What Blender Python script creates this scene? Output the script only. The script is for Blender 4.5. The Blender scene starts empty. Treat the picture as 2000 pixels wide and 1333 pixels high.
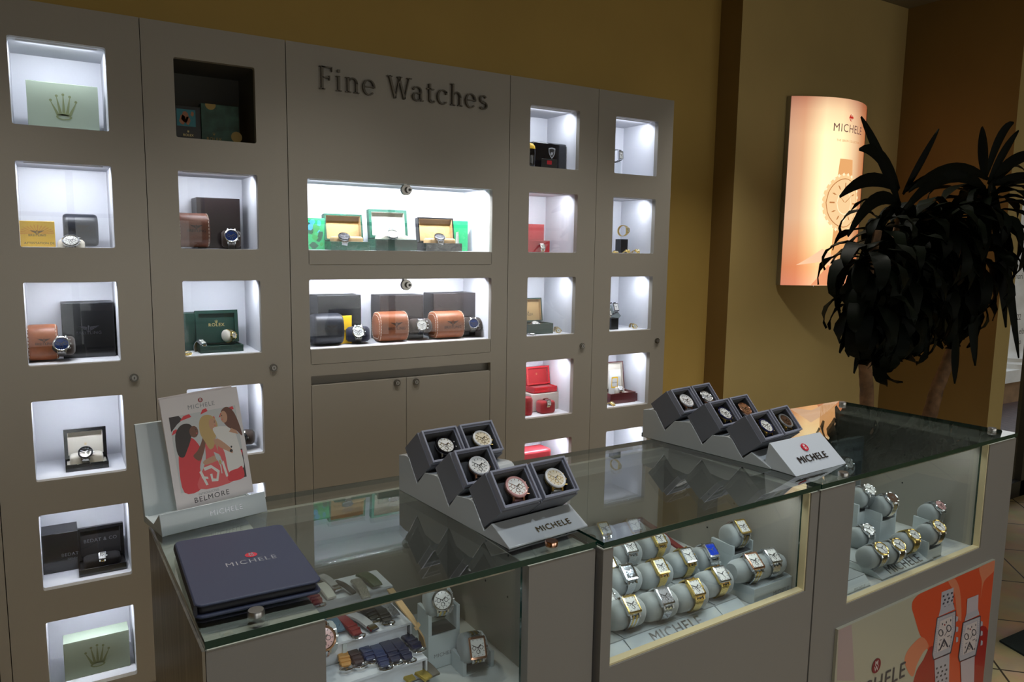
import bpy, math, random
from math import sin, cos, pi, radians, sqrt, atan2
from mathutils import Matrix, Vector
SC = bpy.context.scene
COL = SC.collection
random.seed(7)

# ------------------------------------------------------------------ camera
CAM_Z = 1.5
F_PX = 1458.184
PITCH, YAW, ROLL = 0.125701558, 0.553966933, 0.0148876686
_cy, _sy, _cp, _sp = cos(YAW), sin(YAW), cos(PITCH), sin(PITCH)
_F = Vector((_sy*_cp, _cy*_cp, -_sp)); _R0 = Vector((_cy, -_sy, 0)); _U0 = _R0.cross(_F)
_R = cos(ROLL)*_R0 + sin(ROLL)*_U0
_U = -sin(ROLL)*_R0 + cos(ROLL)*_U0
cam_d = bpy.data.cameras.new('camera'); cam = bpy.data.objects.new('camera', cam_d); COL.objects.link(cam)
cam_d.sensor_width = 36.0; cam_d.lens = F_PX/2000*36.0; cam_d.clip_start = 0.02; cam_d.clip_end = 200
cam.matrix_world = Matrix(((_R.x, _U.x, -_F.x, 0), (_R.y, _U.y, -_F.y, 0), (_R.z, _U.z, -_F.z, CAM_Z), (0, 0, 0, 1)))
SC.camera = cam

def ray(px, py):
    return ((px-1000)/F_PX)*_R + ((666.5-py)/F_PX)*_U + _F
def at_z(px, py, z):
    d = ray(px, py); t = (z-CAM_Z)/d.z; return Vector((d.x*t, d.y*t, z))
def at_y(px, py, y):
    d = ray(px, py); t = y/d.y; return Vector((d.x*t, y, CAM_Z+d.z*t))
def at_x(px, py, x):
    d = ray(px, py); t = x/d.x; return Vector((x, d.y*t, CAM_Z+d.z*t))
def at_d(px, py, dep):
    d = ray(px, py); return Vector((d.x*dep, d.y*dep, CAM_Z+d.z*dep))

# ------------------------------------------------------------------ view and render look
SC.view_settings.view_transform = 'Standard'; SC.view_settings.look = 'None'
SC.view_settings.exposure = 0.0; SC.view_settings.gamma = 1.0; SC.view_settings.use_curve_mapping = False
SC.cycles.use_denoising = True
SC.cycles.max_bounces = 10; SC.cycles.diffuse_bounces = 4; SC.cycles.glossy_bounces = 4
SC.cycles.transparent_max_bounces = 24; SC.cycles.transmission_bounces = 6
SC.cycles.sample_clamp_indirect = 4.0; SC.cycles.caustics_reflective = False; SC.cycles.caustics_refractive = False
SC.cycles.use_light_tree = True

# ------------------------------------------------------------------ world (daylight beyond the shop windows)
W = bpy.data.worlds.new('world'); SC.world = W; W.use_nodes = True
_nt = W.node_tree; _bg = _nt.nodes['Background']
_tc = _nt.nodes.new('ShaderNodeTexCoord'); _sx = _nt.nodes.new('ShaderNodeSeparateXYZ')
_cr = _nt.nodes.new('ShaderNodeValToRGB')
_nt.links.new(_tc.outputs['Generated'], _sx.inputs[0]); _nt.links.new(_sx.outputs['Z'], _cr.inputs[0])
_cr.color_ramp.elements[0].position = 0.0; _cr.color_ramp.elements[0].color = (1.0, 0.96, 0.88, 1)
_cr.color_ramp.elements[1].position = 0.6; _cr.color_ramp.elements[1].color = (0.75, 0.83, 0.95, 1)
_nt.links.new(_cr.outputs[0], _bg.inputs['Color']); _bg.inputs['Strength'].default_value = 1.2

def area(name, loc, target, sx, sy, power, color=(1, 1, 1), parent=None, portal=False, spread=None):
    L = bpy.data.lights.new(name, 'AREA'); L.shape = 'RECTANGLE'; L.size = sx; L.size_y = sy
    L.energy = power; L.color = color
    if spread: L.spread = spread
    o = bpy.data.objects.new(name, L); COL.objects.link(o)
    o.location = loc
    o.rotation_euler = (Vector(target)-Vector(loc)).to_track_quat('-Z', 'Y').to_euler()
    if parent: o.parent = parent
    return o
WIN_Y = -3.2
# daylight falling in through the shop windows behind the viewer (panes stand just in front of these)
area('window_daylight', (4.1, WIN_Y-0.35, 1.30), (2.2, 2.5, 1.1), 3.7, 1.9, 32, (1.0, 0.97, 0.91))
area('window_daylight', (0.2, WIN_Y-0.35, 1.35), (0.6, 2.5, 1.2), 2.2, 1.8, 16, (0.97, 0.98, 0.98))

# ------------------------------------------------------------------ materials
def srgb(r, g, b):
    def f(c):
        c /= 255.0
        return c/12.92 if c <= 0.04045 else ((c+0.055)/1.055)**2.4
    return (f(r), f(g), f(b), 1.0)
_MC = {}
def mat(name, col, rough=0.5, metal=0.0, coat=0.0, spec=0.5, noise=0.0, nscale=40.0, bump=0.0, bscale=200.0, sheen=0.0, emit=0.0, brushed=None):
    if name in _MC: return _MC[name]
    m = bpy.data.materials.new(name); m.use_nodes = True; nt = m.node_tree; b = nt.nodes['Principled BSDF']
    b.inputs['Base Color'].default_value = col; b.inputs['Roughness'].default_value = rough
    b.inputs['Metallic'].default_value = metal; b.inputs['Coat Weight'].default_value = coat
    b.inputs['Specular IOR Level'].default_value = spec; b.inputs['Sheen Weight'].default_value = sheen
    b.inputs['Coat Roughness'].default_value = 0.06
    if emit: b.inputs['Emission Color'].default_value = col; b.inputs['Emission Strength'].default_value = emit
    if noise or bump:
        tc = nt.nodes.new('ShaderNodeTexCoord')
        if brushed:
            mp = nt.nodes.new('ShaderNodeMapping'); mp.inputs['Scale'].default_value = brushed
            nt.links.new(tc.outputs['Object'], mp.inputs[0]); src = mp.outputs[0]
        else: src = tc.outputs['Object']
        if noise:
            n = nt.nodes.new('ShaderNodeTexNoise'); n.inputs['Scale'].default_value = nscale; n.inputs['Detail'].default_value = 3
            nt.links.new(src, n.inputs['Vector'])
            mr = nt.nodes.new('ShaderNodeMapRange'); mr.inputs['From Min'].default_value = 0.3; mr.inputs['From Max'].default_value = 0.7
            mr.inputs['To Min'].default_value = 1-noise; mr.inputs['To Max'].default_value = 1+noise
            nt.links.new(n.outputs['Fac'], mr.inputs['Value'])
            mx = nt.nodes.new('ShaderNodeVectorMath'); mx.operation = 'MULTIPLY'
            mx.inputs[0].default_value = col[:3]; nt.links.new(mr.outputs[0], mx.inputs[1])
            nt.links.new(mx.outputs[0], b.inputs['Base Color'])
        if bump:
            n = nt.nodes.new('ShaderNodeTexNoise'); n.inputs['Scale'].default_value = bscale; n.inputs['Detail'].default_value = 2
            nt.links.new(src, n.inputs['Vector'])
            bp = nt.nodes.new('ShaderNodeBump'); bp.inputs['Strength'].default_value = bump; bp.inputs['Distance'].default_value = 0.001
            nt.links.new(n.outputs['Fac'], bp.inputs['Height']); nt.links.new(bp.outputs[0], b.inputs['Normal'])
    _MC[name] = m
    return m
def glass_mat(name, tint, refl=1.0, rough=0.0):
    m = bpy.data.materials.new(name); m.use_nodes = True; nt = m.node_tree
    for n in list(nt.nodes): nt.nodes.remove(n)
    out = nt.nodes.new('ShaderNodeOutputMaterial'); mx = nt.nodes.new('ShaderNodeMixShader')
    tr = nt.nodes.new('ShaderNodeBsdfTransparent'); tr.inputs[0].default_value = (*tint, 1)
    gl = nt.nodes.new('ShaderNodeBsdfGlossy'); gl.inputs['Roughness'].default_value = rough
    ge = nt.nodes.new('ShaderNodeNewGeometry')
    mi = nt.nodes.new('ShaderNodeMix'); mi.inputs[2].default_value = 1.52; mi.inputs[3].default_value = 1/1.52
    nt.links.new(ge.outputs['Backfacing'], mi.inputs[0])
    fr = nt.nodes.new('ShaderNodeFresnel'); nt.links.new(mi.outputs[0], fr.inputs['IOR'])
    ml = nt.nodes.new('ShaderNodeMath'); ml.operation = 'MULTIPLY'; ml.inputs[1].default_value = refl; ml.use_clamp = True
    nt.links.new(fr.outputs[0], ml.inputs[0]); nt.links.new(ml.outputs[0], mx.inputs[0])
    nt.links.new(tr.outputs[0], mx.inputs[1]); nt.links.new(gl.outputs[0], mx.inputs[2]); nt.links.new(mx.outputs[0], out.inputs[0])
    _MC[name] = m
    return m
def emit_mat(name, col, s):
    m = bpy.data.materials.new(name); m.use_nodes = True; nt = m.node_tree; b = nt.nodes['Principled BSDF']
    b.inputs['Base Color'].default_value = (0, 0, 0, 1); b.inputs['Emission Color'].default_value = col; b.inputs['Emission Strength'].default_value = s
    b.inputs['Specular IOR Level'].default_value = 0.3; b.inputs['Roughness'].default_value = 0.3
    _MC[name] = m
    return m

LAM = mat('warm_grey_laminate', (0.33, 0.308, 0.268, 1), 0.42, noise=0.025, nscale=900, bump=0.05, bscale=1500)
LAMC = mat('counter_laminate', (0.228, 0.212, 0.19, 1), 0.42, noise=0.03, nscale=900, bump=0.05, bscale=1500)
CREAM = mat('cream_laminate', (0.62, 0.60, 0.52, 1), 0.4)
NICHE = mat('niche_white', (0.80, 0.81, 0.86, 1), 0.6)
DARKN = mat('niche_unlit', (0.06, 0.055, 0.045, 1), 0.7)  # white lining with the shade of the unlamped niche put into its colour
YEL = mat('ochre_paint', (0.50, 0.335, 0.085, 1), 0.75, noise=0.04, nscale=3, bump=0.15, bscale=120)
YELD = mat('ochre_paint_with_shade', (0.26, 0.165, 0.05, 1), 0.75, noise=0.04, nscale=3, bump=0.15, bscale=120)  # ochre with the shade of the side faces put into the colour
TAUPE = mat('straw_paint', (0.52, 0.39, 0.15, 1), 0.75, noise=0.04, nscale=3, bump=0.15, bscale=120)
CEIL = mat('ceiling_paint', (0.22, 0.19, 0.12, 1), 0.8)
STEEL = mat('steel', (0.72, 0.73, 0.75, 1), 0.17, 1.0)
STEELB = mat('brushed_steel', (0.45, 0.44, 0.42, 1), 0.35, 1.0)
CHROME = mat('chrome', (0.8, 0.8, 0.82, 1), 0.06, 1.0)
DSTEEL = mat('dark_lock_metal', (0.25, 0.24, 0.22, 1), 0.25, 1.0)
GOLD = mat('gold', (0.83, 0.60, 0.20, 1), 0.2, 1.0)
ROSE = mat('rose_gold', (0.80, 0.45, 0.30, 1), 0.18, 1.0)
BLACK = mat('black', (0.008, 0.008, 0.009, 1), 0.35)
BLACKG = mat('black_gloss', (0.006, 0.006, 0.008, 1), 0.12, coat=0.4)
WHITE = mat('white', (0.78, 0.78, 0.77, 1), 0.45)
PEARL = mat('pearl_dial', (0.80, 0.80, 0.76, 1), 0.15, coat=0.5)
CHAMP = mat('champagne_dial', (0.72, 0.64, 0.48, 1), 0.15, coat=0.5)
NAVYD = mat('navy_dial', (0.012, 0.03, 0.12, 1), 0.12, coat=0.6)
BLUED = mat('blue_dial', (0.01, 0.05, 0.55, 1), 0.15, coat=0.6)
BLACKD = mat('black_dial', (0.012, 0.012, 0.014, 1), 0.12, coat=0.6)
BROWND = mat('brown_dial', (0.10, 0.055, 0.035, 1), 0.15, coat=0.6)
PINKD = mat('pink_dial', (0.70, 0.40, 0.38, 1), 0.2, coat=0.5)
GREYD = mat('grey_crystal_dial', (0.30, 0.30, 0.31, 1), 0.3, coat=0.5, noise=0.6, nscale=900)
COPD = mat('copper_dial', (0.50, 0.24, 0.12, 1), 0.2, 0.4, coat=0.5)
INK = mat('dark_print', (0.035, 0.03, 0.03, 1), 0.35, 0.3)
TRAY = mat('pale_grey_lacquer', (0.55, 0.61, 0.62, 1), 0.28, coat=0.3)
SUEDE = mat('pale_grey_suede', (0.36, 0.395, 0.395, 1), 0.9, sheen=0.4, bump=0.2, bscale=900)
BOXG = mat('slate_grey_box', (0.15, 0.155, 0.18, 1), 0.5, bump=0.15, bscale=2500)
BOXR = mat('slate_box_rim', (0.27, 0.28, 0.34, 1), 0.35)
CHAR = mat('charcoal_velvet', (0.045, 0.046, 0.05, 1), 0.9, sheen=0.3)
LEATH = mat('cognac_leather', (0.28, 0.085, 0.03, 1), 0.42, noise=0.12, nscale=60, bump=0.25, bscale=500)
LEATHD = mat('dark_brown_leather', (0.12, 0.035, 0.015, 1), 0.42, noise=0.12, nscale=60, bump=0.25, bscale=500)
BLEATH = mat('black_leather', (0.016, 0.018, 0.026, 1), 0.38, bump=0.25, bscale=500)
BRSU = mat('brown_suede', (0.035, 0.020, 0.013, 1), 0.9, sheen=0.2)
NAVSU = mat('navy_suede', (0.012, 0.014, 0.03, 1), 0.9, sheen=0.2)
DBOX = mat('dark_wood_box', (0.018, 0.011, 0.012, 1), 0.25, coat=0.3)
STITCH = mat('cream_stitching', (0.75, 0.68, 0.58, 1), 0.7)
EMB = mat('debossed_mark', (0.02, 0.012, 0.01, 1), 0.5)
GREENB = mat('green_box_leather', (0.008, 0.085, 0.050, 1), 0.35, coat=0.2, noise=0.2, nscale=90)
GREEND = mat('deep_green_leather', (0.006, 0.035, 0.024, 1), 0.35, coat=0.2)
TAN = mat('tan_suede', (0.60, 0.40, 0.19, 1), 0.85)
TAND = mat('tan_lining', (0.42, 0.27, 0.11, 1), 0.8)
CREAMF = mat('cream_suede', (0.75, 0.70, 0.60, 1), 0.85)
PALEG = mat('pale_green_card', (0.36, 0.43, 0.33, 1), 0.7, noise=0.04, nscale=12)
CROWNM = mat('olive_print', (0.20, 0.235, 0.11, 1), 0.7)
YELLOW = mat('yellow_card', (0.90, 0.55, 0.02, 1), 0.5)
REDV = mat('red_velvet', (0.42, 0.01, 0.015, 1), 0.8, sheen=0.4)
REDG = mat('red_gloss', (0.55, 0.01, 0.02, 1), 0.2, coat=0.4)
MAROON = mat('maroon_leather', (0.10, 0.012, 0.014, 1), 0.3, coat=0.3)
IVORY = mat('ivory_grained_card', (0.72, 0.67, 0.58, 1), 0.6, bump=0.2, bscale=300)
GINK = mat('gold_print', (0.75, 0.55, 0.22, 1), 0.35, 0.6)
GREENI = mat('green_print', (0.02, 0.20, 0.13, 1), 0.5)
SILVI = mat('silver_print', (0.75, 0.78, 0.86, 1), 0.25, 0.7)
REDI = mat('red_enamel', (0.60, 0.012, 0.03, 1), 0.2, coat=0.5)
NAVYC = mat('navy_book_cloth', (0.042, 0.050, 0.092, 1), 0.48, bump=0.2, bscale=1500)
NAVYE = mat('dark_book_edge', (0.016, 0.016, 0.022, 1), 0.6)
GEDGE2 = mat('glass_edge_pale', (0.07, 0.11, 0.085, 1), 0.15, coat=0.4)
GEDGE = mat('glass_edge_green', (0.0, 0.035, 0.022, 1), 0.08, coat=0.5)
ALU = mat('brushed_metal_panel', (0.42, 0.39, 0.34, 1), 0.33, 0.85, noise=0.25, nscale=1.0, brushed=(60, 60, 2.5))
GLASS = glass_mat('clear_glass', (0.93, 0.965, 0.95), 2.1)
GLASSF = glass_mat('front_glass_clear', (0.97, 0.985, 0.98), 0.8)
GLASSV = glass_mat('cabinet_glass', (0.98, 0.99, 0.99), 0.45)
ACRY = glass_mat('clear_acrylic', (0.93, 0.95, 0.95), 1.5)
BODYC = mat('interior_grey', (0.36, 0.34, 0.29, 1), 0.6)
SHELF = mat('display_floor', (0.62, 0.64, 0.62, 1), 0.5)
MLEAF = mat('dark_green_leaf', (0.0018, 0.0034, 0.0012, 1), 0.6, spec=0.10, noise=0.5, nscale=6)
BARK = mat('cane_bark', (0.17, 0.09, 0.04, 1), 0.85, noise=0.45, nscale=25, bump=0.5, bscale=120)

# ------------------------------------------------------------------ mesh helpers
class MB:
    def __init__(s, T=None):
        s.v = []; s.f = []; s.m = []; s.T = T or Matrix()
    def add(s, vs, fs, m=0):
        n = len(s.v); s.v += [tuple(s.T @ Vector(p)) for p in vs]
        for f in fs: s.f.append([n+i for i in f]); s.m.append(m)
        return s
    def box(s, x0, x1, y0, y1, z0, z1, m=0):
        return s.add([(x0,y0,z0),(x1,y0,z0),(x1,y1,z0),(x0,y1,z0),(x0,y0,z1),(x1,y0,z1),(x1,y1,z1),(x0,y1,z1)],
              [(0,3,2,1),(4,5,6,7),(0,1,5,4),(1,2,6,5),(2,3,7,6),(3,0,4,7)], m)
    def prism(s, poly, a, b, axis='y', m=0):
        # poly: points in the plane across the axis
        def P(p, t):
            return (p[0], t, p[1]) if axis == 'y' else (t, p[0], p[1]) if axis == 'x' else (p[0], p[1], t)
        n = len(poly); vs = [P(p, a) for p in poly]+[P(p, b) for p in poly]
        fs = [tuple(range(n)), tuple(range(2*n-1, n-1, -1))]
        fs += [(i, n+i, n+(i+1) % n, (i+1) % n) for i in range(n)]
        return s.add(vs, fs, m)
    def flat(s, poly, t, axis='z', m=0):
        def P(p): return (p[0], t, p[1]) if axis == 'y' else (t, p[0], p[1]) if axis == 'x' else (p[0], p[1], t)
        return s.add([P(p) for p in poly], [tuple(range(len(poly)))], m)
    def cyl(s, c, r, h, axis='z', n=20, m=0, r2=None):
        r2 = r if r2 is None else r2
        vs = []
        for k, rr in ((0, r), (h, r2)):
            for i in range(n):
                a = 2*pi*i/n; u, w = rr*cos(a), rr*sin(a)
                vs.append((c[0]+u, c[1]+w, c[2]+k) if axis == 'z' else (c[0]+k, c[1]+u, c[2]+w) if axis == 'x' else (c[0]+u, c[1]+k, c[2]+w))
        fs = [tuple(range(n-1, -1, -1)), tuple(range(n, 2*n))]+[(i, (i+1) % n, n+(i+1) % n, n+i) for i in range(n)]
        return s.add(vs, fs, m)
    def lathe(s, prof, n=28, m=0, sx=1, sy=1, cap=True):
        vs = [(r*cos(2*pi*i/n)*sx, r*sin(2*pi*i/n)*sy, z) for r, z in prof for i in range(n)]
        fs = []
        for k in range(len(prof)-1):
            for i in range(n):
                j = (i+1) % n; fs.append((k*n+i, k*n+j, (k+1)*n+j, (k+1)*n+i))
        if cap:
            if prof[0][0] > 1e-6: fs.append(tuple(range(n-1, -1, -1)))
            if prof[-1][0] > 1e-6: fs.append(tuple(range((len(prof)-1)*n, len(prof)*n)))
        return s.add(vs, fs, m)
    def loft(s, rings, m=0, cap=True, closed=False):
        n = len(rings[0]); vs = [p for r in rings for p in r]; fs = []
        K = len(rings)
        for k in range(K if closed else K-1):
            a, b = k*n, ((k+1) % K)*n
            for i in range(n):
                j = (i+1) % n; fs.append((a+i, a+j, b+j, b+i))
        if cap and not closed: fs.append(tuple(range(n-1, -1, -1))); fs.append(tuple(range((K-1)*n, K*n)))
        return s.add(vs, fs, m)
    def tube(s, pts, r, n=8, m=0, closed=False):
        pts = [Vector(p) for p in pts]; rings = []; K = len(pts); up = None
        for i, p in enumerate(pts):
            a = pts[(i-1) % K] if (closed or i > 0) else p; b = pts[(i+1) % K] if (closed or i < K-1) else p
            t = (b-a).normalized()
            if up is None: up = t.orthogonal().normalized()
            up = (up - t*up.dot(t)).normalized(); w = t.cross(up)
            rr = r[i] if isinstance(r, (list, tuple)) else r
            rings.append([tuple(p+up*rr*cos(2*pi*k/n)+w*rr*sin(2*pi*k/n)) for k in range(n)])
        return s.loft(rings, m, True, closed)
    def ell(s, c, rx, ry, rz, m=0, n=14, k=8):
        vs = [(c[0], c[1], c[2]-rz)]
        for j in range(1, k):
            a = -pi/2+pi*j/k
            for i in range(n): vs.append((c[0]+rx*cos(a)*cos(2*pi*i/n), c[1]+ry*cos(a)*sin(2*pi*i/n), c[2]+rz*sin(a)))
        vs.append((c[0], c[1], c[2]+rz)); fs = []
        for i in range(n):
            fs.append((0, 1+(i+1) % n, 1+i)); fs.append((len(vs)-1, len(vs)-1-n+i, len(vs)-1-n+(i+1) % n))
        for j in range(k-2):
            for i in range(n):
                q = 1+j*n; i2 = (i+1) % n; fs.append((q+i, q+i2, q+n+i2, q+n+i))
        return s.add(vs, fs, m)
    def build(s, name, mats, parent=None, bevel=0, angle=35, seg=2, offset=None):
        me = bpy.data.meshes.new(name); me.from_pydata(s.v, [], s.f)
        if not isinstance(mats, (list, tuple)): mats = [mats]
        for m in mats: me.materials.append(m)
        me.polygons.foreach_set('material_index', s.m)
        me.polygons.foreach_set('use_smooth', [True]*len(s.f))
        me.update(); me.set_sharp_from_angle(angle=radians(angle))
        o = bpy.data.objects.new(name, me); COL.objects.link(o)
        if parent: o.parent = parent
        if bevel:
            b = o.modifiers.new('bevel', 'BEVEL'); b.width = bevel; b.segments = seg; b.limit_method = 'ANGLE'; b.angle_limit = radians(40); b.harden_normals = False
        return o

def rrect(x0, x1, z0, z1, r, k=4):
    pts = []
    for cx, cz, a0 in ((x1-r, z1-r, 0), (x0+r, z1-r, pi/2), (x0+r, z0+r, pi), (x1-r, z0+r, 3*pi/2)):
        for i in range(k+1):
            a = a0+pi/2*i/k; pts.append((cx+r*cos(a), cz+r*sin(a)))
    return pts
def frame_cell(mb, x0, x1, z0, z1, h, yf, yb, r=0.006, m=0, outer=True, axis='y'):
    """panel cell x0..x1, z0..z1 pierced by the rounded opening h=(hx0,hx1,hz0,hz1), between yf and yb"""
    k = 4; q = rrect(*h, r, k); oc = [(x1, z1), (x0, z1), (x0, z0), (x1, z0)]; n = len(q)
    for y, flip in ((yf, False), (yb, True)):
        vs = [(p[0], y, p[1]) for p in q]+[(p[0], y, p[1]) for p in oc]; fs = []
        for c in range(4):
            for i in range(k): fs.append((n+c, c*(k+1)+i, c*(k+1)+i+1))
            c2 = (c+1) % 4; fs.append((n+c, c*(k+1)+k, c2*(k+1), n+c2))
        if not flip: fs = [tuple(reversed(f)) for f in fs]
        mb.add(vs, fs, m)
    vs = [(p[0], yf, p[1]) for p in q]+[(p[0], yb, p[1]) for p in q]
    mb.add(vs, [(i, (i+1) % n, n+(i+1) % n, n+i) for i in range(n)], m)
    if outer:
        vs = [(p[0], yf, p[1]) for p in oc]+[(p[0], yb, p[1]) for p in oc]
        mb.add(vs, [(i, 4+i, 4+(i+1) % 4, (i+1) % 4) for i in range(4)], m)

USED = {}
def thing(name, label, cat, loc=(0, 0, 0), rotz=0.0, group=None, M=None):
    o = bpy.data.objects.new(name, None); COL.objects.link(o); o.empty_display_size = 0.02
    if M is not None: o.matrix_world = M
    else: o.location = loc; o.rotation_euler = (0, 0, rotz)
    o['label'] = label; o['category'] = cat
    if group: o['group'] = group
    return o
def tag(o, label, cat, group=None):
    o['label'] = label; o['category'] = cat
    if group: o['group'] = group
    return o
def struct(o): o['kind'] = 'structure'; return o
def kids(o): return [c for c in bpy.data.objects if c.parent == o]
def dup(root, M, label, group=None):
    """copy a thing with its parts and sub-parts"""
    r = root.copy(); COL.objects.link(r); r.matrix_world = M; r['label'] = label
    if group: r['group'] = group
    for ch in KID[root.name]:
        c = ch.copy(); COL.objects.link(c); c.parent = r
        for g in KID.get(ch.name, []):
            d = g.copy(); COL.objects.link(d); d.parent = c
    return r
KID = {}
def remember(root):
    KID[root.name] = kids(root)
    for c in KID[root.name]:
        k = kids(c)
        if k: KID[c.name] = k
    return root

def text_geo(body, size, spacing=1.0, bold=0.0):
    cu = bpy.data.curves.new('t', 'FONT'); cu.body = body; cu.size = size; cu.align_x = 'CENTER'; cu.align_y = 'CENTER'
    cu.space_character = spacing; cu.resolution_u = 3; cu.offset = bold; cu.fill_mode = 'FRONT'
    o = bpy.data.objects.new('t', cu); me = bpy.data.meshes.new_from_object(o)
    vs = [tuple(v.co) for v in me.vertices]; fs = [tuple(p.vertices) for p in me.polygons]
    bpy.data.objects.remove(o); bpy.data.meshes.remove(me); bpy.data.curves.remove(cu)
    return vs, fs
def add_text(mb, body, size, M, m=0, spacing=1.0, bold=0.0, thick=0.0):
    """lettering in the plane of M (x right, y up, z out of the face)"""
    vs, fs = text_geo(body, size, spacing, bold)
    T = mb.T; mb.T = T @ M
    mb.add([(v[0], v[1], thick) for v in vs], fs, m)
    if thick:
        from collections import Counter
        ec = Counter(); di = {}
        for f in fs:
            for i in range(len(f)):
                a, b = f[i], f[(i+1) % len(f)]; k = (min(a, b), max(a, b)); ec[k] += 1; di[k] = (a, b)
        for k, c in ec.items():
            if c == 1:
                a, b = di[k]
                mb.add([(vs[a][0], vs[a][1], 0), (vs[b][0], vs[b][1], 0), (vs[b][0], vs[b][1], thick), (vs[a][0], vs[a][1], thick)], [(0, 1, 2, 3)], m)
    mb.T = T
def face(o, x, z=None):
    """matrix for lettering: origin o, x axis along x, y axis along z"""
    x = Vector(x).normalized(); z = Vector(z); z = (z-x*z.dot(x)).normalized(); n = x.cross(z)
    return Matrix(((x.x, z.x, n.x, o[0]), (x.y, z.y, n.y, o[1]), (x.z, z.z, n.z, o[2]), (0, 0, 0, 1)))
def front(o): return face(o, (1, 0, 0), (0, 0, 1))
def crown(mb, s, M, m=0):
    """five-pointed coronet mark of width s"""
    T = mb.T; mb.T = T @ M
    for i, (a, h) in enumerate(((-0.42, 0.62), (-0.22, 0.80), (0, 0.86), (0.22, 0.80), (0.42, 0.62))):
        bx = a*0.45
        mb.flat([((bx-0.06)*s, -0.30*s), ((bx+0.06)*s, -0.30*s), (a*s+0.012*s, (h-0.42)*s), (a*s-0.012*s, (h-0.42)*s)], 0, 'z', m)
        mb.flat([(a*s+0.05*s*cos(2*pi*k/10), (h-0.38)*s+0.05*s*sin(2*pi*k/10)) for k in range(10)], 0, 'z', m)
    o = [(0.27*s*cos(2*pi*k/20), -0.36*s+0.11*s*sin(2*pi*k/20)) for k in range(20)]
    q = [(0.20*s*cos(2*pi*k/20), -0.365*s+0.06*s*sin(2*pi*k/20)) for k in range(20)]
    mb.add([(p[0], p[1], 0) for p in o+q], [(i, (i+1) % 20, 20+(i+1) % 20, 20+i) for i in range(20)], m)
    mb.T = T
def wings(mb, s, M, m=0):
    """winged anchor mark of width s"""
    T = mb.T; mb.T = T @ M
    for sg in (-1, 1):
        for k in range(3):
            y = 0.06-0.07*k; L = 0.5-0.11*k
            p = [(sg*0.06*s, y*s), (sg*L*s, (y+0.06)*s), (sg*(L-0.08)*s, (y+0.005)*s), (sg*0.06*s, (y-0.05)*s)]
            mb.flat(p if sg > 0 else p[::-1], 0, 'z', m)
    mb.flat([(0.04*s*cos(2*pi*k/10), 0.08*s+0.06*s*sin(2*pi*k/10)) for k in range(10)], 0, 'z', m)
    mb.flat([(-0.02*s, 0.03*s), (-0.02*s, -0.2*s), (0.02*s, -0.2*s), (0.02*s, 0.03*s)], 0, 'z', m)
    mb.flat([(-0.12*s, -0.10*s), (0, -0.24*s), (0.12*s, -0.10*s), (0, -0.19*s)], 0, 'z', m)
    mb.T = T
def roundel(mb, r, M, mred=0, mwhite=1, thick=0.0015):
    T = mb.T; mb.T = T @ M
    mb.cyl((0, 0, 0), r, thick, n=24, m=mred)
    add_text(mb, 'M', r*0.95, Matrix.Translation((0, r*0.36, thick+0.0002)), mwhite, bold=r*0.02)
    add_text(mb, 'W', r*0.95, Matrix.Translation((0, -r*0.38, thick+0.0002)), mwhite, bold=r*0.02)
    mb.T = T

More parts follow.
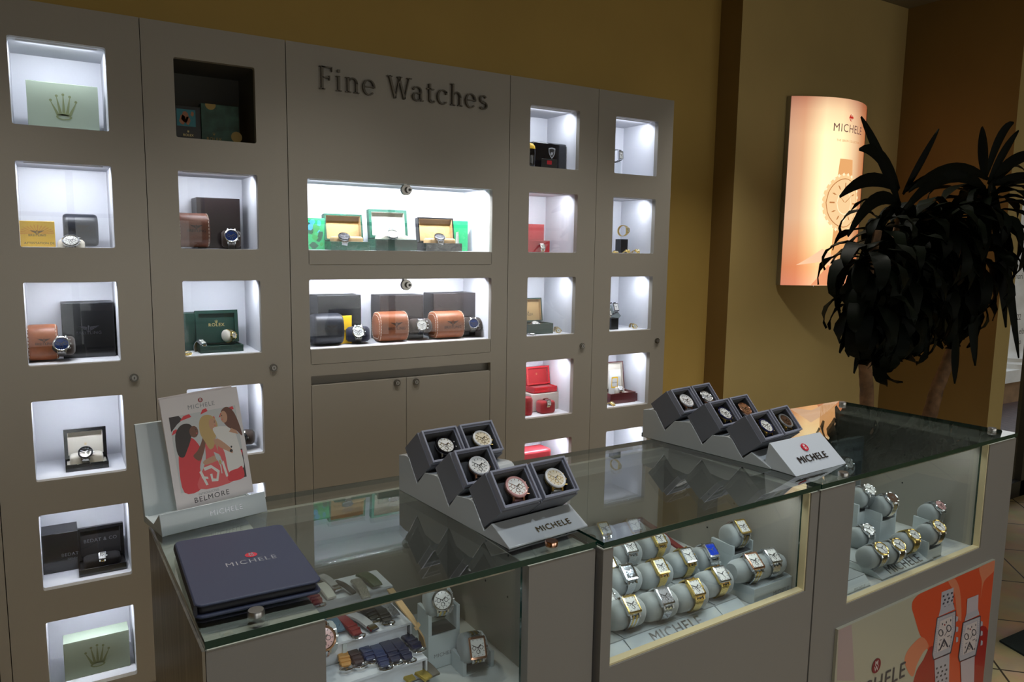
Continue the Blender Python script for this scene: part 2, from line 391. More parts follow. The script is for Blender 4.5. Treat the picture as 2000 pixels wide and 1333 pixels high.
# ------------------------------------------------------------------ watches
def rect_ring(mb, ax, ay, bx, by, r1, r2, za, zb, m):
    A = rrect(-ax, ax, -ay, ay, r1); B = rrect(-bx, bx, -by, by, r2); n = len(A)
    mb.add([(p[0], p[1], za) for p in A]+[(p[0], p[1], zb) for p in B], [(i, (i+1) % n, n+(i+1) % n, n+i) for i in range(n)], m)
def watch_parts(root, shape, D, case, bezel, dial, band, bm, bm2=None, loop=(0.027, 0.031), bw=0.019, marks=INK, chrono=False, hands=STEEL, closed=True, fine=True):
    R = D/2; RY = R*(1.22 if shape == 'rect' else 1.0); RX = R*(0.86 if shape == 'rect' else 1.0)
    mb = MB()
    if shape == 'round':
        mb.lathe([(R*0.8, -0.0065), (R*0.98, -0.005), (R, -0.002), (R*0.97, 0.0)], 30)
    else:
        P = rrect(-RX, RX, -RY*0.86, RY*0.86, 0.003); mb.prism(P, -0.0065, 0.0, 'z')
    for sx in (-1, 1):
        for sy in (-1, 1):
            x = sx*bw*0.5; mb.add([(x-0.0016, sy*RY*0.55, 0.0), (x+0.0016, sy*RY*0.55, 0.0), (x+0.0016, sy*RY*1.12, -0.0055), (x-0.0016, sy*RY*1.12, -0.0055),
                   (x-0.0016, sy*RY*0.55, -0.006), (x+0.0016, sy*RY*0.55, -0.006), (x+0.0016, sy*RY*1.12, -0.0085), (x-0.0016, sy*RY*1.12, -0.0085)],
                  [(0, 1, 2, 3), (4, 7, 6, 5), (0, 3, 7, 4), (1, 5, 6, 2), (2, 6, 7, 3)])
    mb.build('case', case, root)
    mb = MB()
    if shape == 'round':
        mb.lathe([(R*1.0, -0.001), (R*0.99, 0.0015), (R*0.88, 0.0028), (R*0.80, 0.0018), (R*0.79, 0.0004)], 30, cap=False)
    else:
        y = RY*0.86
        rect_ring(mb, RX, y, RX*0.97, y*0.97, 0.003, 0.003, -0.0005, 0.0018, 0); rect_ring(mb, RX*0.97, y*0.97, RX*0.80, y*0.80, 0.003, 0.002, 0.0018, 0.0024, 0)
        rect_ring(mb, RX*0.80, y*0.80, RX*0.77, y*0.77, 0.002, 0.002, 0.0024, 0.0004, 0)
    mb.build('bezel', bezel, root)
    mb = MB()
    if shape == 'round': mb.flat([(R*0.82*cos(2*pi*i/30), R*0.82*sin(2*pi*i/30)) for i in range(30)], 0.0009)
    else: mb.flat(rrect(-RX*0.79, RX*0.79, -RY*0.86*0.79, RY*0.86*0.79, 0.002), 0.0009)
    for h in range(12):
        a = pi*h/6; T = mb.T
        if shape == 'round': mb.T = Matrix.Rotation(a, 4, 'Z'); mb.box(-0.00045, 0.00045, R*0.60, R*0.74, 0.0009, 0.0012, 1)
        else:
            k = min(RX*0.66/max(abs(sin(a)), 1e-3), RY*0.58/max(abs(cos(a)), 1e-3)); mb.T = Matrix.Translation((k*sin(a), k*cos(a), 0)) @ Matrix.Rotation(-a, 4, 'Z'); mb.box(-0.0004, 0.0004, -0.001, 0.001, 0.0009, 0.0012, 1)
        mb.T = T
    if chrono:
        for cx, cy in ((-0.36, 0.0), (0.36, 0.0), (0, -0.36)):
            c = [(R*(cx+0.20*cos(2*pi*i/14)), R*(cy+0.20*sin(2*pi*i/14))) for i in range(14)]
            c2 = [(R*(cx+0.15*cos(2*pi*i/14)), R*(cy+0.15*sin(2*pi*i/14))) for i in range(14)]
            mb.add([(p[0], p[1], 0.00115) for p in c+c2], [(i, (i+1) % 14, 14+(i+1) % 14, 14+i) for i in range(14)], 1)
    dl = mb.build('dial', [dial, marks], root)
    if fine:
        mb = MB()
        for a, L, w in ((radians(50), 0.42, 0.0007), (radians(-62), 0.62, 0.0005), (radians(160), 0.6, 0.00025)):
            mb.T = Matrix.Rotation(-a, 4, 'Z'); mb.box(-w, w, -R*0.08, R*L, 0.0014, 0.0018)
        mb.build('hands', hands, dl)
    mb = MB(); mb.cyl((RX*0.98, 0, -0.0025), 0.0022, 0.0035, 'x', 12)
    if chrono:
        for sy in (-1, 1): mb.cyl((RX*0.80, sy*R*0.55, -0.0025), 0.0014, R*0.26, 'x', 10)
    mb.build('crown', case, root)
    # band
    a, b = loop
    z0 = -0.004
    th0 = math.asin(min(0.93, RY*1.0/a))
    def P(th): return (a*sin(th), z0-b+b*cos(th))
    zz = P(th0)[1]; lift = -0.0065-zz if zz < -0.0065 else 0
    def Q(th):
        y, z = P(th); k = max(0, (abs(th if th < pi else 2*pi-th)-th0)); w = max(0.0, 1-k*1.4); return (y, z+lift*w)
    mb = MB()
    N = 260; ths = [th0+(2*pi-2*th0)*i/N for i in range(N+1)]; pts = [Q(t) for t in ths]
    arc = [0]
    for i in range(N): arc.append(arc[-1]+math.hypot(pts[i+1][0]-pts[i][0], pts[i+1][1]-pts[i][1]))
    def ev(sv):
        i = min(N-1, max(0, next((j for j in range(N) if arc[j+1] >= sv), N-1))); u = (sv-arc[i])/(arc[i+1]-arc[i]+1e-12)
        y = pts[i][0]+(pts[i+1][0]-pts[i][0])*u; z = pts[i][1]+(pts[i+1][1]-pts[i][1])*u
        return y, z, atan2(pts[i+1][1]-pts[i][1], pts[i+1][0]-pts[i][0])
    L = arc[-1]
    def wid(sv): k = min(sv, L-sv)/(L/2); return bw*(1-0.22*k)
    if band == 'links':
        pitch = 0.0042; n = int(L/pitch); cols = 5
        for r in range(n):
            for c in range(cols):
                sv = (r+0.5+(0.5 if c % 2 else 0))*L/n
                if sv > L: continue
                y, z, an = ev(sv); w = wid(sv)/cols; x = (c-2)*w
                mb.T = Matrix.Translation((x, y, z)) @ Matrix.Rotation(an, 4, 'X')
                hl = L/n*0.46; t = 0.0012
                vs = [(-w*0.48, -hl, -t), (w*0.48, -hl, -t), (w*0.48, hl, -t), (-w*0.48, hl, -t), (-w*0.34, -hl*0.7, t), (w*0.34, -hl*0.7, t), (w*0.34, hl*0.7, t), (-w*0.34, hl*0.7, t)]
                if an is not None:
                    vs = [(v[0], v[1], -v[2]) for v in vs]
                mb.add(vs, [(0, 1, 2, 3), (4, 7, 6, 5), (0, 4, 5, 1), (1, 5, 6, 2), (2, 6, 7, 3), (3, 7, 4, 0)], 1 if (bm2 and c in (1, 3)) else 0)
        mb.T = Matrix(); mb.build('bracelet', [bm, bm2 or bm], root, angle=20)
    else:
        rings = []; K = 40
        for i in range(K+1):
            y, z, an = ev(L*i/K*0.9999+1e-6); w = wid(L*i/K)/2; t = 0.0013
            ny, nz = -sin(an), cos(an)
            rings.append([(-w, y+ny*t*0.3, z+nz*t*0.3), (-w*0.9, y+ny*t, z+nz*t), (w*0.9, y+ny*t, z+nz*t), (w, y+ny*t*0.3, z+nz*t*0.3), (w, y-ny*t, z-nz*t), (-w, y-ny*t, z-nz*t)])
        mb.loft(rings, 0); mb.build('strap', [bm], root)

def frame_m(pos, normal, up=(0, 0, 1)):
    n = Vector(normal).normalized(); u = Vector(up); u = (u-n*u.dot(n)).normalized(); x = u.cross(n)
    return Matrix(((x.x, u.x, n.x, pos[0]), (x.y, u.y, n.y, pos[1]), (x.z, u.z, n.z, pos[2]), (0, 0, 0, 1)))
PROTO = {}
def watch(label, pos, normal, kind, group=None, up=(0, 0, 1), M=None):
    """kind: key of the watch styles; a repeat of a style copies the first one's parts"""
    if M is None: M = frame_m(pos, normal, up)
    if kind in PROTO: return dup(PROTO[kind], M, label, group)
    root = thing('wristwatch', label, 'watch', M=M, group=group)
    watch_parts(root, **STYLE[kind])
    bpy.context.view_layer.update()
    remember(root); PROTO[kind] = root
    return root
PP = dict
STYLE = {
 'rect_gold': PP(shape='rect', D=.033, case=GOLD, bezel=GOLD, dial=PEARL, band='links', bm=GOLD, bm2=GOLD, hands=INK, chrono=True),
 'rect_gold2': PP(shape='rect', D=.033, case=GOLD, bezel=STEEL, dial=PEARL, band='links', bm=GOLD, bm2=GOLD, hands=INK),
 'rect_steel': PP(shape='rect', D=.033, case=STEEL, bezel=STEEL, dial=PEARL, band='links', bm=STEEL, bm2=STEEL, hands=INK, chrono=True),
 'rect_crystal': PP(shape='rect', D=.033, case=STEEL, bezel=STEEL, dial=GREYD, band='links', bm=STEEL, bm2=STEEL, hands=INK, chrono=True),
 'rect_black': PP(shape='rect', D=.033, case=STEEL, bezel=STEEL, dial=BLACKD, band='links', bm=STEEL, bm2=STEEL, marks=STEEL, chrono=True),
 'rect_blue': PP(shape='rect', D=.031, case=STEEL, bezel=STEEL, dial=BLUED, band='links', bm=STEEL, bm2=STEEL, marks=STEEL),
 'rect_two': PP(shape='rect', D=.033, case=STEEL, bezel=GOLD, dial=PEARL, band='links', bm=STEEL, bm2=GOLD, hands=INK, chrono=True),
 'rect_two2': PP(shape='rect', D=.036, case=STEEL, bezel=ROSE, dial=PEARL, band='links', bm=STEEL, bm2=GOLD, hands=INK, chrono=True),
 'round_two': PP(shape='round', D=.038, case=STEEL, bezel=STEEL, dial=PEARL, band='links', bm=STEEL, bm2=GOLD, hands=INK, chrono=True),
 'round_rose_band': PP(shape='round', D=.040, case=STEEL, bezel=ROSE, dial=PINKD, band='links', bm=ROSE, bm2=STEEL, hands=INK, chrono=True),
 'round_steel': PP(shape='round', D=.034, case=STEEL, bezel=STEEL, dial=PEARL, band='links', bm=STEEL, bm2=STEEL, hands=INK),
 'round_brown': PP(shape='round', D=.036, case=STEEL, bezel=STEEL, dial=BROWND, band='links', bm=STEEL, bm2=GOLD, marks=STEEL),
 'round_pink': PP(shape='round', D=.035, case=STEEL, bezel=STEEL, dial=PINKD, band='links', bm=STEEL, bm2=STEEL, hands=INK, chrono=True),
 'round_goldbez': PP(shape='round', D=.036, case=STEEL, bezel=GOLD, dial=PEARL, band='links', bm=STEEL, bm2=GOLD, hands=INK),
 'round_gold': PP(shape='round', D=.033, case=GOLD, bezel=GOLD, dial=PEARL, band='links', bm=GOLD, bm2=GOLD, hands=INK),
 'round_gold_small': PP(shape='round', D=.024, case=GOLD, bezel=GOLD, dial=PEARL, band='links', bm=GOLD, bm2=STEEL, hands=INK, bw=.012, loop=(.022, .02)),
 # sport watches in the wall niches
 'sport_white': PP(shape='round', D=.046, case=STEEL, bezel=STEEL, dial=PEARL, band='links', bm=STEEL, bm2=STEEL, chrono=True, hands=INK, bw=.022, loop=(.030, .032)),
 'sport_navy': PP(shape='round', D=.046, case=STEEL, bezel=STEEL, dial=NAVYD, band='links', bm=STEEL, bm2=STEEL, chrono=True, marks=STEEL, bw=.022, loop=(.030, .032)),
 'sport_blackbez': PP(shape='round', D=.042, case=STEEL, bezel=BLACKG, dial=BLACKD, band='links', bm=STEEL, bm2=STEEL, marks=STEEL, bw=.021, loop=(.027, .03)),
 'sport_strap': PP(shape='round', D=.046, case=STEEL, bezel=STEEL, dial=PEARL, band='strap', bm=BLEATH, chrono=True, hands=INK, bw=.022, loop=(.030, .032)),
 'sport_mesh': PP(shape='round', D=.044, case=STEEL, bezel=STEEL, dial=NAVYD, band='strap', bm=STEELB, chrono=True, marks=STEEL, bw=.022, loop=(.030, .032)),
 'small_strap': PP(shape='rect', D=.036, case=STEEL, bezel=STEEL, dial=PEARL, band='strap', bm=BLEATH, hands=INK, bw=.018, loop=(.027, .034)),
 'small_gold_rect': PP(shape='rect', D=.020, case=GOLD, bezel=GOLD, dial=CHAMP, band='links', bm=GOLD, bm2=GOLD, hands=INK, bw=.014, loop=(.024, .028)),
 'small_steel_rect': PP(shape='rect', D=.024, case=STEEL, bezel=STEEL, dial=PEARL, band='links', bm=STEEL, bm2=GOLD, hands=INK, bw=.014, loop=(.022, .022)),
 # in the slate presentation boxes
 'box_black': PP(shape='round', D=.039, case=STEEL, bezel=BLACKG, dial=PEARL, band='strap', bm=BLACK, chrono=True, marks=GOLD, loop=(.024, .022)),
 'box_white': PP(shape='round', D=.039, case=GOLD, bezel=WHITE, dial=CHAMP, band='strap', bm=WHITE, chrono=True, marks=GOLD, loop=(.024, .022)),
 'box_rose': PP(shape='round', D=.039, case=ROSE, bezel=WHITE, dial=PEARL, band='strap', bm=CHAR, chrono=True, marks=INK, loop=(.024, .022)),
 'box_pink': PP(shape='round', D=.040, case=ROSE, bezel=mat('pink_bezel', (0.62, 0.33, 0.31, 1), .3), dial=PEARL, band='strap', bm=mat('pink_strap', (0.45, 0.24, 0.25, 1), .5), chrono=True, marks=ROSE, loop=(.024, .022)),
 'box_whiterose': PP(shape='round', D=.039, case=ROSE, bezel=WHITE, dial=WHITE, band='strap', bm=WHITE, chrono=True, marks=ROSE, loop=(.024, .022)),
 'box_roseface': PP(shape='round', D=.039, case=ROSE, bezel=STEEL, dial=PEARL, band='strap', bm=BRSU, chrono=True, marks=NAVYD, loop=(.024, .022)),
 'box_navy': PP(shape='round', D=.039, case=GOLD, bezel=mat('navy_bezel', (0.01, 0.012, 0.06, 1), .2, coat=.5), dial=PEARL, band='strap', bm=mat('navy_strap', (0.008, 0.01, 0.045, 1), .4), chrono=True, marks=GOLD, loop=(.024, .022)),
 'box_copper': PP(shape='round', D=.039, case=STEEL, bezel=ROSE, dial=COPD, band='strap', bm=CHAR, chrono=True, marks=STEEL, loop=(.024, .022)),
 'box_greygold': PP(shape='round', D=.039, case=GOLD, bezel=mat('grey_bezel', (0.22, 0.22, 0.21, 1), .3), dial=BROWND, band='strap', bm=CHAR, chrono=True, marks=GOLD, loop=(.024, .022)),
}

def cushion_mesh(L, a, b, z0=-0.004, k=0.93, n=28, ends=0.25):
    """egg-shaped display cushion, axis along x, under a watch loop of semi axes a, b"""
    mb = MB(); rings = []
    for i in range(13):
        t = -1+2*i/12; x = t*L/2; sc = (1-abs(t)**(6))**0.5 if abs(t) < 1 else 0.0
        sc = 1-.07*abs(t)**3-.22*max(0, (abs(t)-.7)/.3)**2.5
        rings.append([(x, a*k*sc*sin(q)*(1+.16*max(0, -cos(q+.7))), z0-b-0.001+b*k*sc*cos(q)*(1+.10*max(0, -cos(q+.7)))) for q in [2*pi*j/n for j in range(n)]])
    mb.loft(rings); return mb
def cushion(label, M, L=0.062, a=0.027, b=0.031, m=SUEDE, group=None, name='watch_cushion'):
    key = ('cush', L, a, b, m.name)
    if key in PROTO:
        o = PROTO[key].copy(); COL.objects.link(o); o.matrix_world = M; o['label'] = label
    else:
        o = cushion_mesh(L, a, b).build(name, m, None, angle=50); o.matrix_world = M; PROTO[key] = o
        o['category'] = 'cushion'; o['label'] = label
    if group: o['group'] = group
    return o
def soft_block(w, d, h, r=0.010, n=5):
    """plump rectangular pillow standing on z=0"""
    mb = MB(); rings = []
    K = 9
    for i in range(K):
        t = i/(K-1); z = h*t; e = (1-abs(2*t-1)**4)**0.5*0.12+0.88 if 0 < t < 1 else 0.86
        rings.append([(p[0], p[1], z) for p in rrect(-w/2*e, w/2*e, -d/2*e, d/2*e, r, n)])
    mb.loft(rings); return mb

# ------------------------------------------------------------------ room shell
WALL_Y, BUMP_Y, BUMP_X, RIGHT_X, RET_Y, CEIL_Z = 2.86, 2.717, 3.0, 4.40, 2.068, 2.93
XL, XR, YB = -3.2, 8.4, WIN_Y
def wbox(name, m, *b): return struct(MB().box(*b).build(name, m))
# tiled floor: square stone tiles with a darker grout, procedural
mf = bpy.data.materials.new('stone_tile_floor'); mf.use_nodes = True; nt = mf.node_tree; bs = nt.nodes['Principled BSDF']
tc = nt.nodes.new('ShaderNodeTexCoord'); mp = nt.nodes.new('ShaderNodeMapping'); mp.inputs['Rotation'].default_value = (0, 0, radians(45)); mp.inputs['Location'].default_value = (0.1, 0.05, 0)
br = nt.nodes.new('ShaderNodeTexBrick'); br.offset = 0; br.inputs['Scale'].default_value = 1.0; br.inputs['Brick Width'].default_value = 0.42; br.inputs['Row Height'].default_value = 0.42
br.inputs['Mortar Size'].default_value = 0.004; br.inputs['Color1'].default_value = (0.66, 0.50, 0.27, 1); br.inputs['Color2'].default_value = (0.58, 0.43, 0.22, 1); br.inputs['Mortar'].default_value = (0.05, 0.035, 0.02, 1)
nn = nt.nodes.new('ShaderNodeTexNoise'); nn.inputs['Scale'].default_value = 6; nn.inputs['Detail'].default_value = 6
mx = nt.nodes.new('ShaderNodeMixRGB'); mx.blend_type = 'MULTIPLY'; mx.inputs[0].default_value = 0.6
nt.links.new(tc.outputs['Object'], mp.inputs[0]); nt.links.new(mp.outputs[0], br.inputs['Vector']); nt.links.new(tc.outputs['Object'], nn.inputs['Vector'])
nt.links.new(br.outputs['Color'], mx.inputs[1]); nt.links.new(nn.outputs['Color'], mx.inputs[2]); nt.links.new(mx.outputs[0], bs.inputs['Base Color']); bs.inputs['Roughness'].default_value = 0.6; bs.inputs['Specular IOR Level'].default_value = 0.3
wbox('floor', mf, XL, XR, YB, 2.96, -0.08, 0.0)
wbox('ceiling', CEIL, XL, XR, YB, 2.96, CEIL_Z, CEIL_Z+0.1)
wbox('wall_back', YEL, XL, BUMP_X, WALL_Y, 2.96, 0, CEIL_Z)
# projecting wall section: straw-coloured face, reveal with its shade put into the colour
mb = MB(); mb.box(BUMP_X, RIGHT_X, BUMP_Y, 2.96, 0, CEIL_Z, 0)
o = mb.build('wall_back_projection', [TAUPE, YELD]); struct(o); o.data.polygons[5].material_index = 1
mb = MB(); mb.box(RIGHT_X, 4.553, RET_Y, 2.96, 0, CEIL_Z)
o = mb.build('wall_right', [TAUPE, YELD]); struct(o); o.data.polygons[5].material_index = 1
wbox('wall_left', YEL, XL-0.1, XL, YB, 2.96, 0, CEIL_Z)
wbox('wall_far_side', YEL, XR, XR+0.1, YB, 2.96, 0, CEIL_Z)
# wall behind the viewer with its shop windows
mb = MB()
for a, b in ((XL, -1.0), (1.4, 2.2), (6.0, XR)): mb.box(a, b, YB-0.12, YB, 0, CEIL_Z)
for a, b in ((-1.0, 1.4), (2.2, 6.0)): mb.box(a, b, YB-0.12, YB, 0, 0.35); mb.box(a, b, YB-0.12, YB, 2.2, CEIL_Z)
struct(mb.build('wall_front', YEL))
FRM = mat('black_window_frame', (0.012, 0.012, 0.012, 1), 0.35)
for i, (a, b) in enumerate(((-1.0, 1.4), (2.2, 6.0))):
    mb = MB(); n = 2 if i == 0 else 3
    for k in range(n+1):
        x = a+(b-a)*k/n; mb.box(max(a, x-0.03), min(b, x+0.03), YB-0.09, YB-0.03, 0.35, 2.2)
    mb.box(a, b, YB-0.09, YB-0.03, 0.35, 0.40); mb.box(a, b, YB-0.09, YB-0.03, 2.15, 2.2); mb.box(a, b, YB-0.09, YB-0.03, 1.72, 1.76)
    o = struct(mb.build('window_%d' % (i+1), FRM))
    MB().box(a, b, YB-0.065, YB-0.06, 0.36, 2.19).build('pane', GLASSV, o)
# shop front of glass beyond the right wall, with the arcade outside
x0, x1, y = 4.553, XR, 2.16
mb = MB(); mb.box(5.075, 5.15, y, y+0.06, 0, CEIL_Z); mb.box(x0, x1, y, y+0.06, 0, 0.10); mb.box(x0, x1, y, y+0.06, 2.4, 2.5)
mb.box(6.2, 6.28, y, y+0.06, 0, CEIL_Z)
o = struct(mb.build('window_3', FRM)); MB().box(x0, x1, y+0.02, y+0.03, 0.1, CEIL_Z).build('pane', GLASSV, o)
STONE = mat('pale_stone', (0.62, 0.60, 0.55, 1), 0.8, noise=0.1, nscale=8); STUC = mat('brown_stucco', (0.20, 0.11, 0.05, 1), 0.9, noise=0.2, nscale=10)
BRICKD = bpy.data.materials.new('dark_brick_paving'); BRICKD.use_nodes = True; nt = BRICKD.node_tree
br = nt.nodes.new('ShaderNodeTexBrick'); br.inputs['Scale'].default_value = 6; br.inputs['Color1'].default_value = (0.10, 0.06, 0.06, 1); br.inputs['Color2'].default_value = (0.07, 0.045, 0.05, 1); br.inputs['Mortar'].default_value = (0.02, 0.02, 0.02, 1)
tc = nt.nodes.new('ShaderNodeTexCoord'); nt.links.new(tc.outputs['Object'], br.inputs['Vector']); nt.links.new(br.outputs['Color'], nt.nodes['Principled BSDF'].inputs['Base Color'])
struct(MB().box(-30, 40, -40, 40, -0.4, -0.09).build('ground', BRICKD))
wy = 3.9
zs = at_y(1975, 745, wy).z; zc = at_y(1975, 722, wy).z
mb = MB(); mb.box(5.0, 14, wy, wy+0.25, -0.1, zs); struct(mb.build('wall_arcade', STUC))
struct(MB().box(4.95, 14, wy-0.05, wy+0.3, zs, zc).build('trim_1', STONE))
xc = at_y(1978, 650, wy+0.12).x
mb = MB(Matrix.Translation((xc, wy+0.12, zc))); mb.lathe([(0.20, 0), (0.20, 0.05), (0.17, 0.07), (0.18, 0.11), (0.13, 0.16), (0.12, 0.2), (0.115, 1.9), (0.15, 1.95), (0.19, 2.1)], 24)
tag(mb.build('stone_column', STONE), 'pale stone column on the sill outside the shop front glass', 'column')
# writing on the shop-front glass, seen from behind
mb = MB()
for t, py, s in (('.nori', 540, .05), ('22', 620, .05), ('eo eib', 648, .05), ('eo', 668, .05)):
    p = at_y(1990, py, 2.155); add_text(mb, t, s, face((p.x, p.y, p.z), (1, 0, 0), (0, 0, 1)))
mb.build('glass_lettering', INK, bpy.data.objects['window_3'])
# hedge and palms outside the shop windows behind the viewer
LEAFO = mat('garden_green', (0.05, 0.12, 0.02, 1), 0.7, noise=0.5, nscale=4)
def bush(label, x, y, r, h, name='hedge_bush', grp='bushes outside the shop windows'):
    rnd = random.Random(x*13); mb = MB()
    for k in range(420):
        a = rnd.uniform(0, 2*pi); u = rnd.uniform(-1, 1); q = rnd.uniform(.75, 1)*sqrt(1-u*u)
        c = Vector((x+r*q*cos(a), y+r*q*sin(a), h/2+h/2*u)); d = Vector((rnd.uniform(-1, 1), rnd.uniform(-1, 1), rnd.uniform(-1, 1))).normalized(); e = d.orthogonal().normalized()
        mb.add([c-d*.14, c+e*.05, c+d*.14, c-e*.05], [(0, 1, 2, 3)])
    tag(mb.build(name, LEAFO), label, 'bush', grp)
for i, (x, y, r, h) in enumerate(((-1.7, -6.2, .8, 1.5), (0.2, -6.4, .8, 1.35), (2.1, -6.3, .8, 1.5), (5.2, -9, 1.0, 1.7), (7.8, -9.5, 1.2, 2.0))):
    bush('leafy green hedge bush outside the shop windows', x, y, r, h)
# recessed downlights in the ceiling and their light
for i, (x, y) in enumerate(((0.1, 0.25), (1.1, 0.35), (2.1, 0.5), (-0.25, 1.78), (0.75, 1.78), (1.75, 1.78), (2.70, 1.95), (2.6, -1.6), (0.6, -1.6))):
    t = thing('recessed_downlight', 'round recessed ceiling downlight with chrome ring', 'ceiling light', (x, y, CEIL_Z), group='recessed downlights in the ceiling')
    MB().lathe([(0.085, 0), (0.085, -0.006), (0.06, -0.008), (0.055, 0)], 24, cap=False).build('trim_ring', CHROME, t)
    MB().cyl((0, 0, -0.004), 0.055, 0.002, n=24).build('lamp', _MC.get('lamp_glow') or emit_mat('lamp_glow', (1, 0.92, 0.8, 1), 9), t)
    Lp = bpy.data.lights.new('downlight_lamp', 'SPOT'); Lp.energy = 34 if y < 1 else (62 if x > 2.6 else 44); Lp.spot_size = radians(84); Lp.spot_blend = 0.7; Lp.shadow_soft_size = 0.06; Lp.color = (0.82, 0.90, 1.0) if y < 1 else (1.0, .95, .86)
    qo = bpy.data.objects.new('downlight_lamp', Lp); COL.objects.link(qo); qo.parent = t; qo.location = (0, 0, -0.03)

# ------------------------------------------------------------------ wall cabinets
CY = 2.536          # front face of the cabinet wall
TOP = 2.153; BOT = 0.0; TH = 0.022; ND = 0.235
SX = [-0.1587, 0.2622, 0.6879, 1.5444, 1.9751, 2.397]
WX = [(-0.0677, 0.1707), (0.3511, 0.5888), (0.7513, 1.4702), (1.6383, 1.8791), (2.0684, 2.3085)]
RZ = [(1.8179, 2.054), (1.4786, 1.719), (1.1361, 1.3783), (0.792, 1.0325), (0.4553, 0.6894), (0.1181, 0.354)]
def lock(parent, x, z, yf=CY, name='lock'):
    mb = MB(); mb.cyl((x, yf-0.006, z), 0.0125, 0.008, 'y', 20, 0); mb.cyl((x, yf-0.010, z), 0.0075, 0.006, 'y', 14, 1); mb.box(x-0.0012, x+0.0012, yf-0.0105, yf-0.009, z-0.004, z+0.004, 2)
    return mb.build(name, [DSTEEL, STEELB, BLACK], parent)
def niche(parent, x0, x1, z0, z1, lit=True, power=1.0, cold=(0.86, 0.90, 1.0)):
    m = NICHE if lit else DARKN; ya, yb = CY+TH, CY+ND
    mb = MB(); t = 0.006
    mb.box(x0-t, x1+t, yb, yb+t, z0-t, z1+t); mb.box(x0-t, x0, ya, yb, z0-t, z1+t); mb.box(x1, x1+t, ya, yb, z0-t, z1+t)
    mb.box(x0, x1, ya, yb, z0-t, z0); mb.box(x0, x1, ya, yb, z1, z1+t)
    o = mb.build('niche', m, parent)
    if lit:
        n = 2 if x1-x0 > 0.5 else 1
        for k in range(n):
            cx = x0+(x1-x0)*((k+0.5)/n)
            L = bpy.data.lights.new('niche_lamp', 'AREA'); L.shape = 'RECTANGLE'; L.size = (x1-x0)/n*0.80; L.size_y = 0.012; L.energy = power/n; L.color = cold
            q = bpy.data.objects.new('niche_lamp', L); COL.objects.link(q); q.parent = parent; q.location = (cx, ya+0.03, z1-0.004); q.rotation_euler = (radians(24), 0, 0)
        mb = MB(); mb.box(x0+0.02, x1-0.02, ya+0.014, ya+0.020, z1-0.003, z1); mb.build('lamp_housing', NICHE, parent)
    return o
def pane(parent, x0, x1, z0, z1, y=None):
    y = CY+TH+0.001 if y is None else y
    return MB().box(x0-0.004, x1+0.004, y, y+0.004, z0-0.004, z1+0.004).build('glass_pane', GLASSV, parent)
CNAME = ['tall grey wall cabinet beside the narrow end panel, all niches lit',
         'tall grey wall cabinet whose top square niche is unlit', None,
         'tall grey wall cabinet with red watch boxes in its lower niches',
         'tall grey wall cabinet at the end beside the ochre wall']
PW = {(0, 0): .8, (0, 1): .95, (0, 2): .75, (0, 3): .7, (0, 4): .55, (0, 5): .65}
cabs = []
for c in (0, 1, 3, 4):
    t = thing('display_cabinet', CNAME[c], 'wall cabinet', (0, 0, 0), group='tall display cabinets with square niches'); cabs.append(t)
    g = 0.0012; a, b = SX[c]+g, SX[c+1]-g; hx = WX[c]
    mb = MB(); edges = [TOP]+[(RZ[k][0]+RZ[k+1][1])/2 for k in range(5)]+[0.08]
    for k in range(6): frame_cell(mb, a, b, edges[k+1], edges[k], (*hx, *RZ[k]), CY, CY+TH, outer=False)
    mb.box(a-0.0002, a, CY, CY+TH, 0.08, TOP); mb.box(b, b+0.0002, CY, CY+TH, 0.08, TOP); mb.box(a, b, CY, CY+TH, TOP, TOP+0.0002)
    mb.build('door', LAM, t)
    mb = MB(); mb.box(SX[c], SX[c]+0.012, CY+TH, WALL_Y-.03, 0, TOP-0.002); mb.box(SX[c+1]-0.012, SX[c+1]-0.0005, CY+TH, WALL_Y-.03, 0, TOP-0.002); mb.box(SX[c], SX[c+1], CY+TH, WALL_Y-.03, TOP-0.015, TOP-0.002)
    mb.box(SX[c]+0.012, SX[c+1]-0.012, CY+0.05, CY+0.07, 0, 0.08)
    mb.build('carcass', LAM, t)
    for k in range(6):
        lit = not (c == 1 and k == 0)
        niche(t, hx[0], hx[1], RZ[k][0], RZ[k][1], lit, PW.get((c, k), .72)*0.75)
        pane(t, hx[0], hx[1], RZ[k][0], RZ[k][1])
    lz = {0: (261.8, 738), 1: (533.9, 718.4), 3: (1136.7, 676), 4: (1282.6, 665.9)}[c]
    p = at_y(*lz, CY); lock(t, p.x, p.z)
# centre unit
t = thing('centre_cabinet', 'wide grey centre cabinet with raised lettering above two long lit niches', 'wall cabinet')
a, b = SX[2]+.0012, SX[3]-.0012; hx = WX[2]; d1b, d2b = 1.4252, 1.0806
mb = MB(); frame_cell(mb, a, b, 1.405, TOP, (hx[0], hx[1], 1.428, RZ[1][1]), CY, CY+TH, outer=False)
frame_cell(mb, a, b, 1.060, 1.405, (hx[0], hx[1], 1.083, RZ[2][1]), CY, CY+TH, outer=False)
frame_cell(mb, a, b, 0.08, 1.060, (hx[0], hx[1], 0.12, 1.043), CY, CY+TH, r=0.002, outer=False)
mb.build('face_frame', LAM, t)
mb = MB(); mb.box(SX[2], SX[2]+.012, CY+TH, WALL_Y-.03, 0, TOP-.002); mb.box(SX[3]-.012, SX[3]-.0005, CY+TH, WALL_Y-.03, 0, TOP-.002); mb.box(SX[2], SX[3], CY+TH, WALL_Y-.03, TOP-.015, TOP-.002)
mb.box(hx[0]-0.01, hx[1]+0.01, CY+0.03, CY+0.036, 0.08, 1.046)
mb.build('carcass', LAM, t)
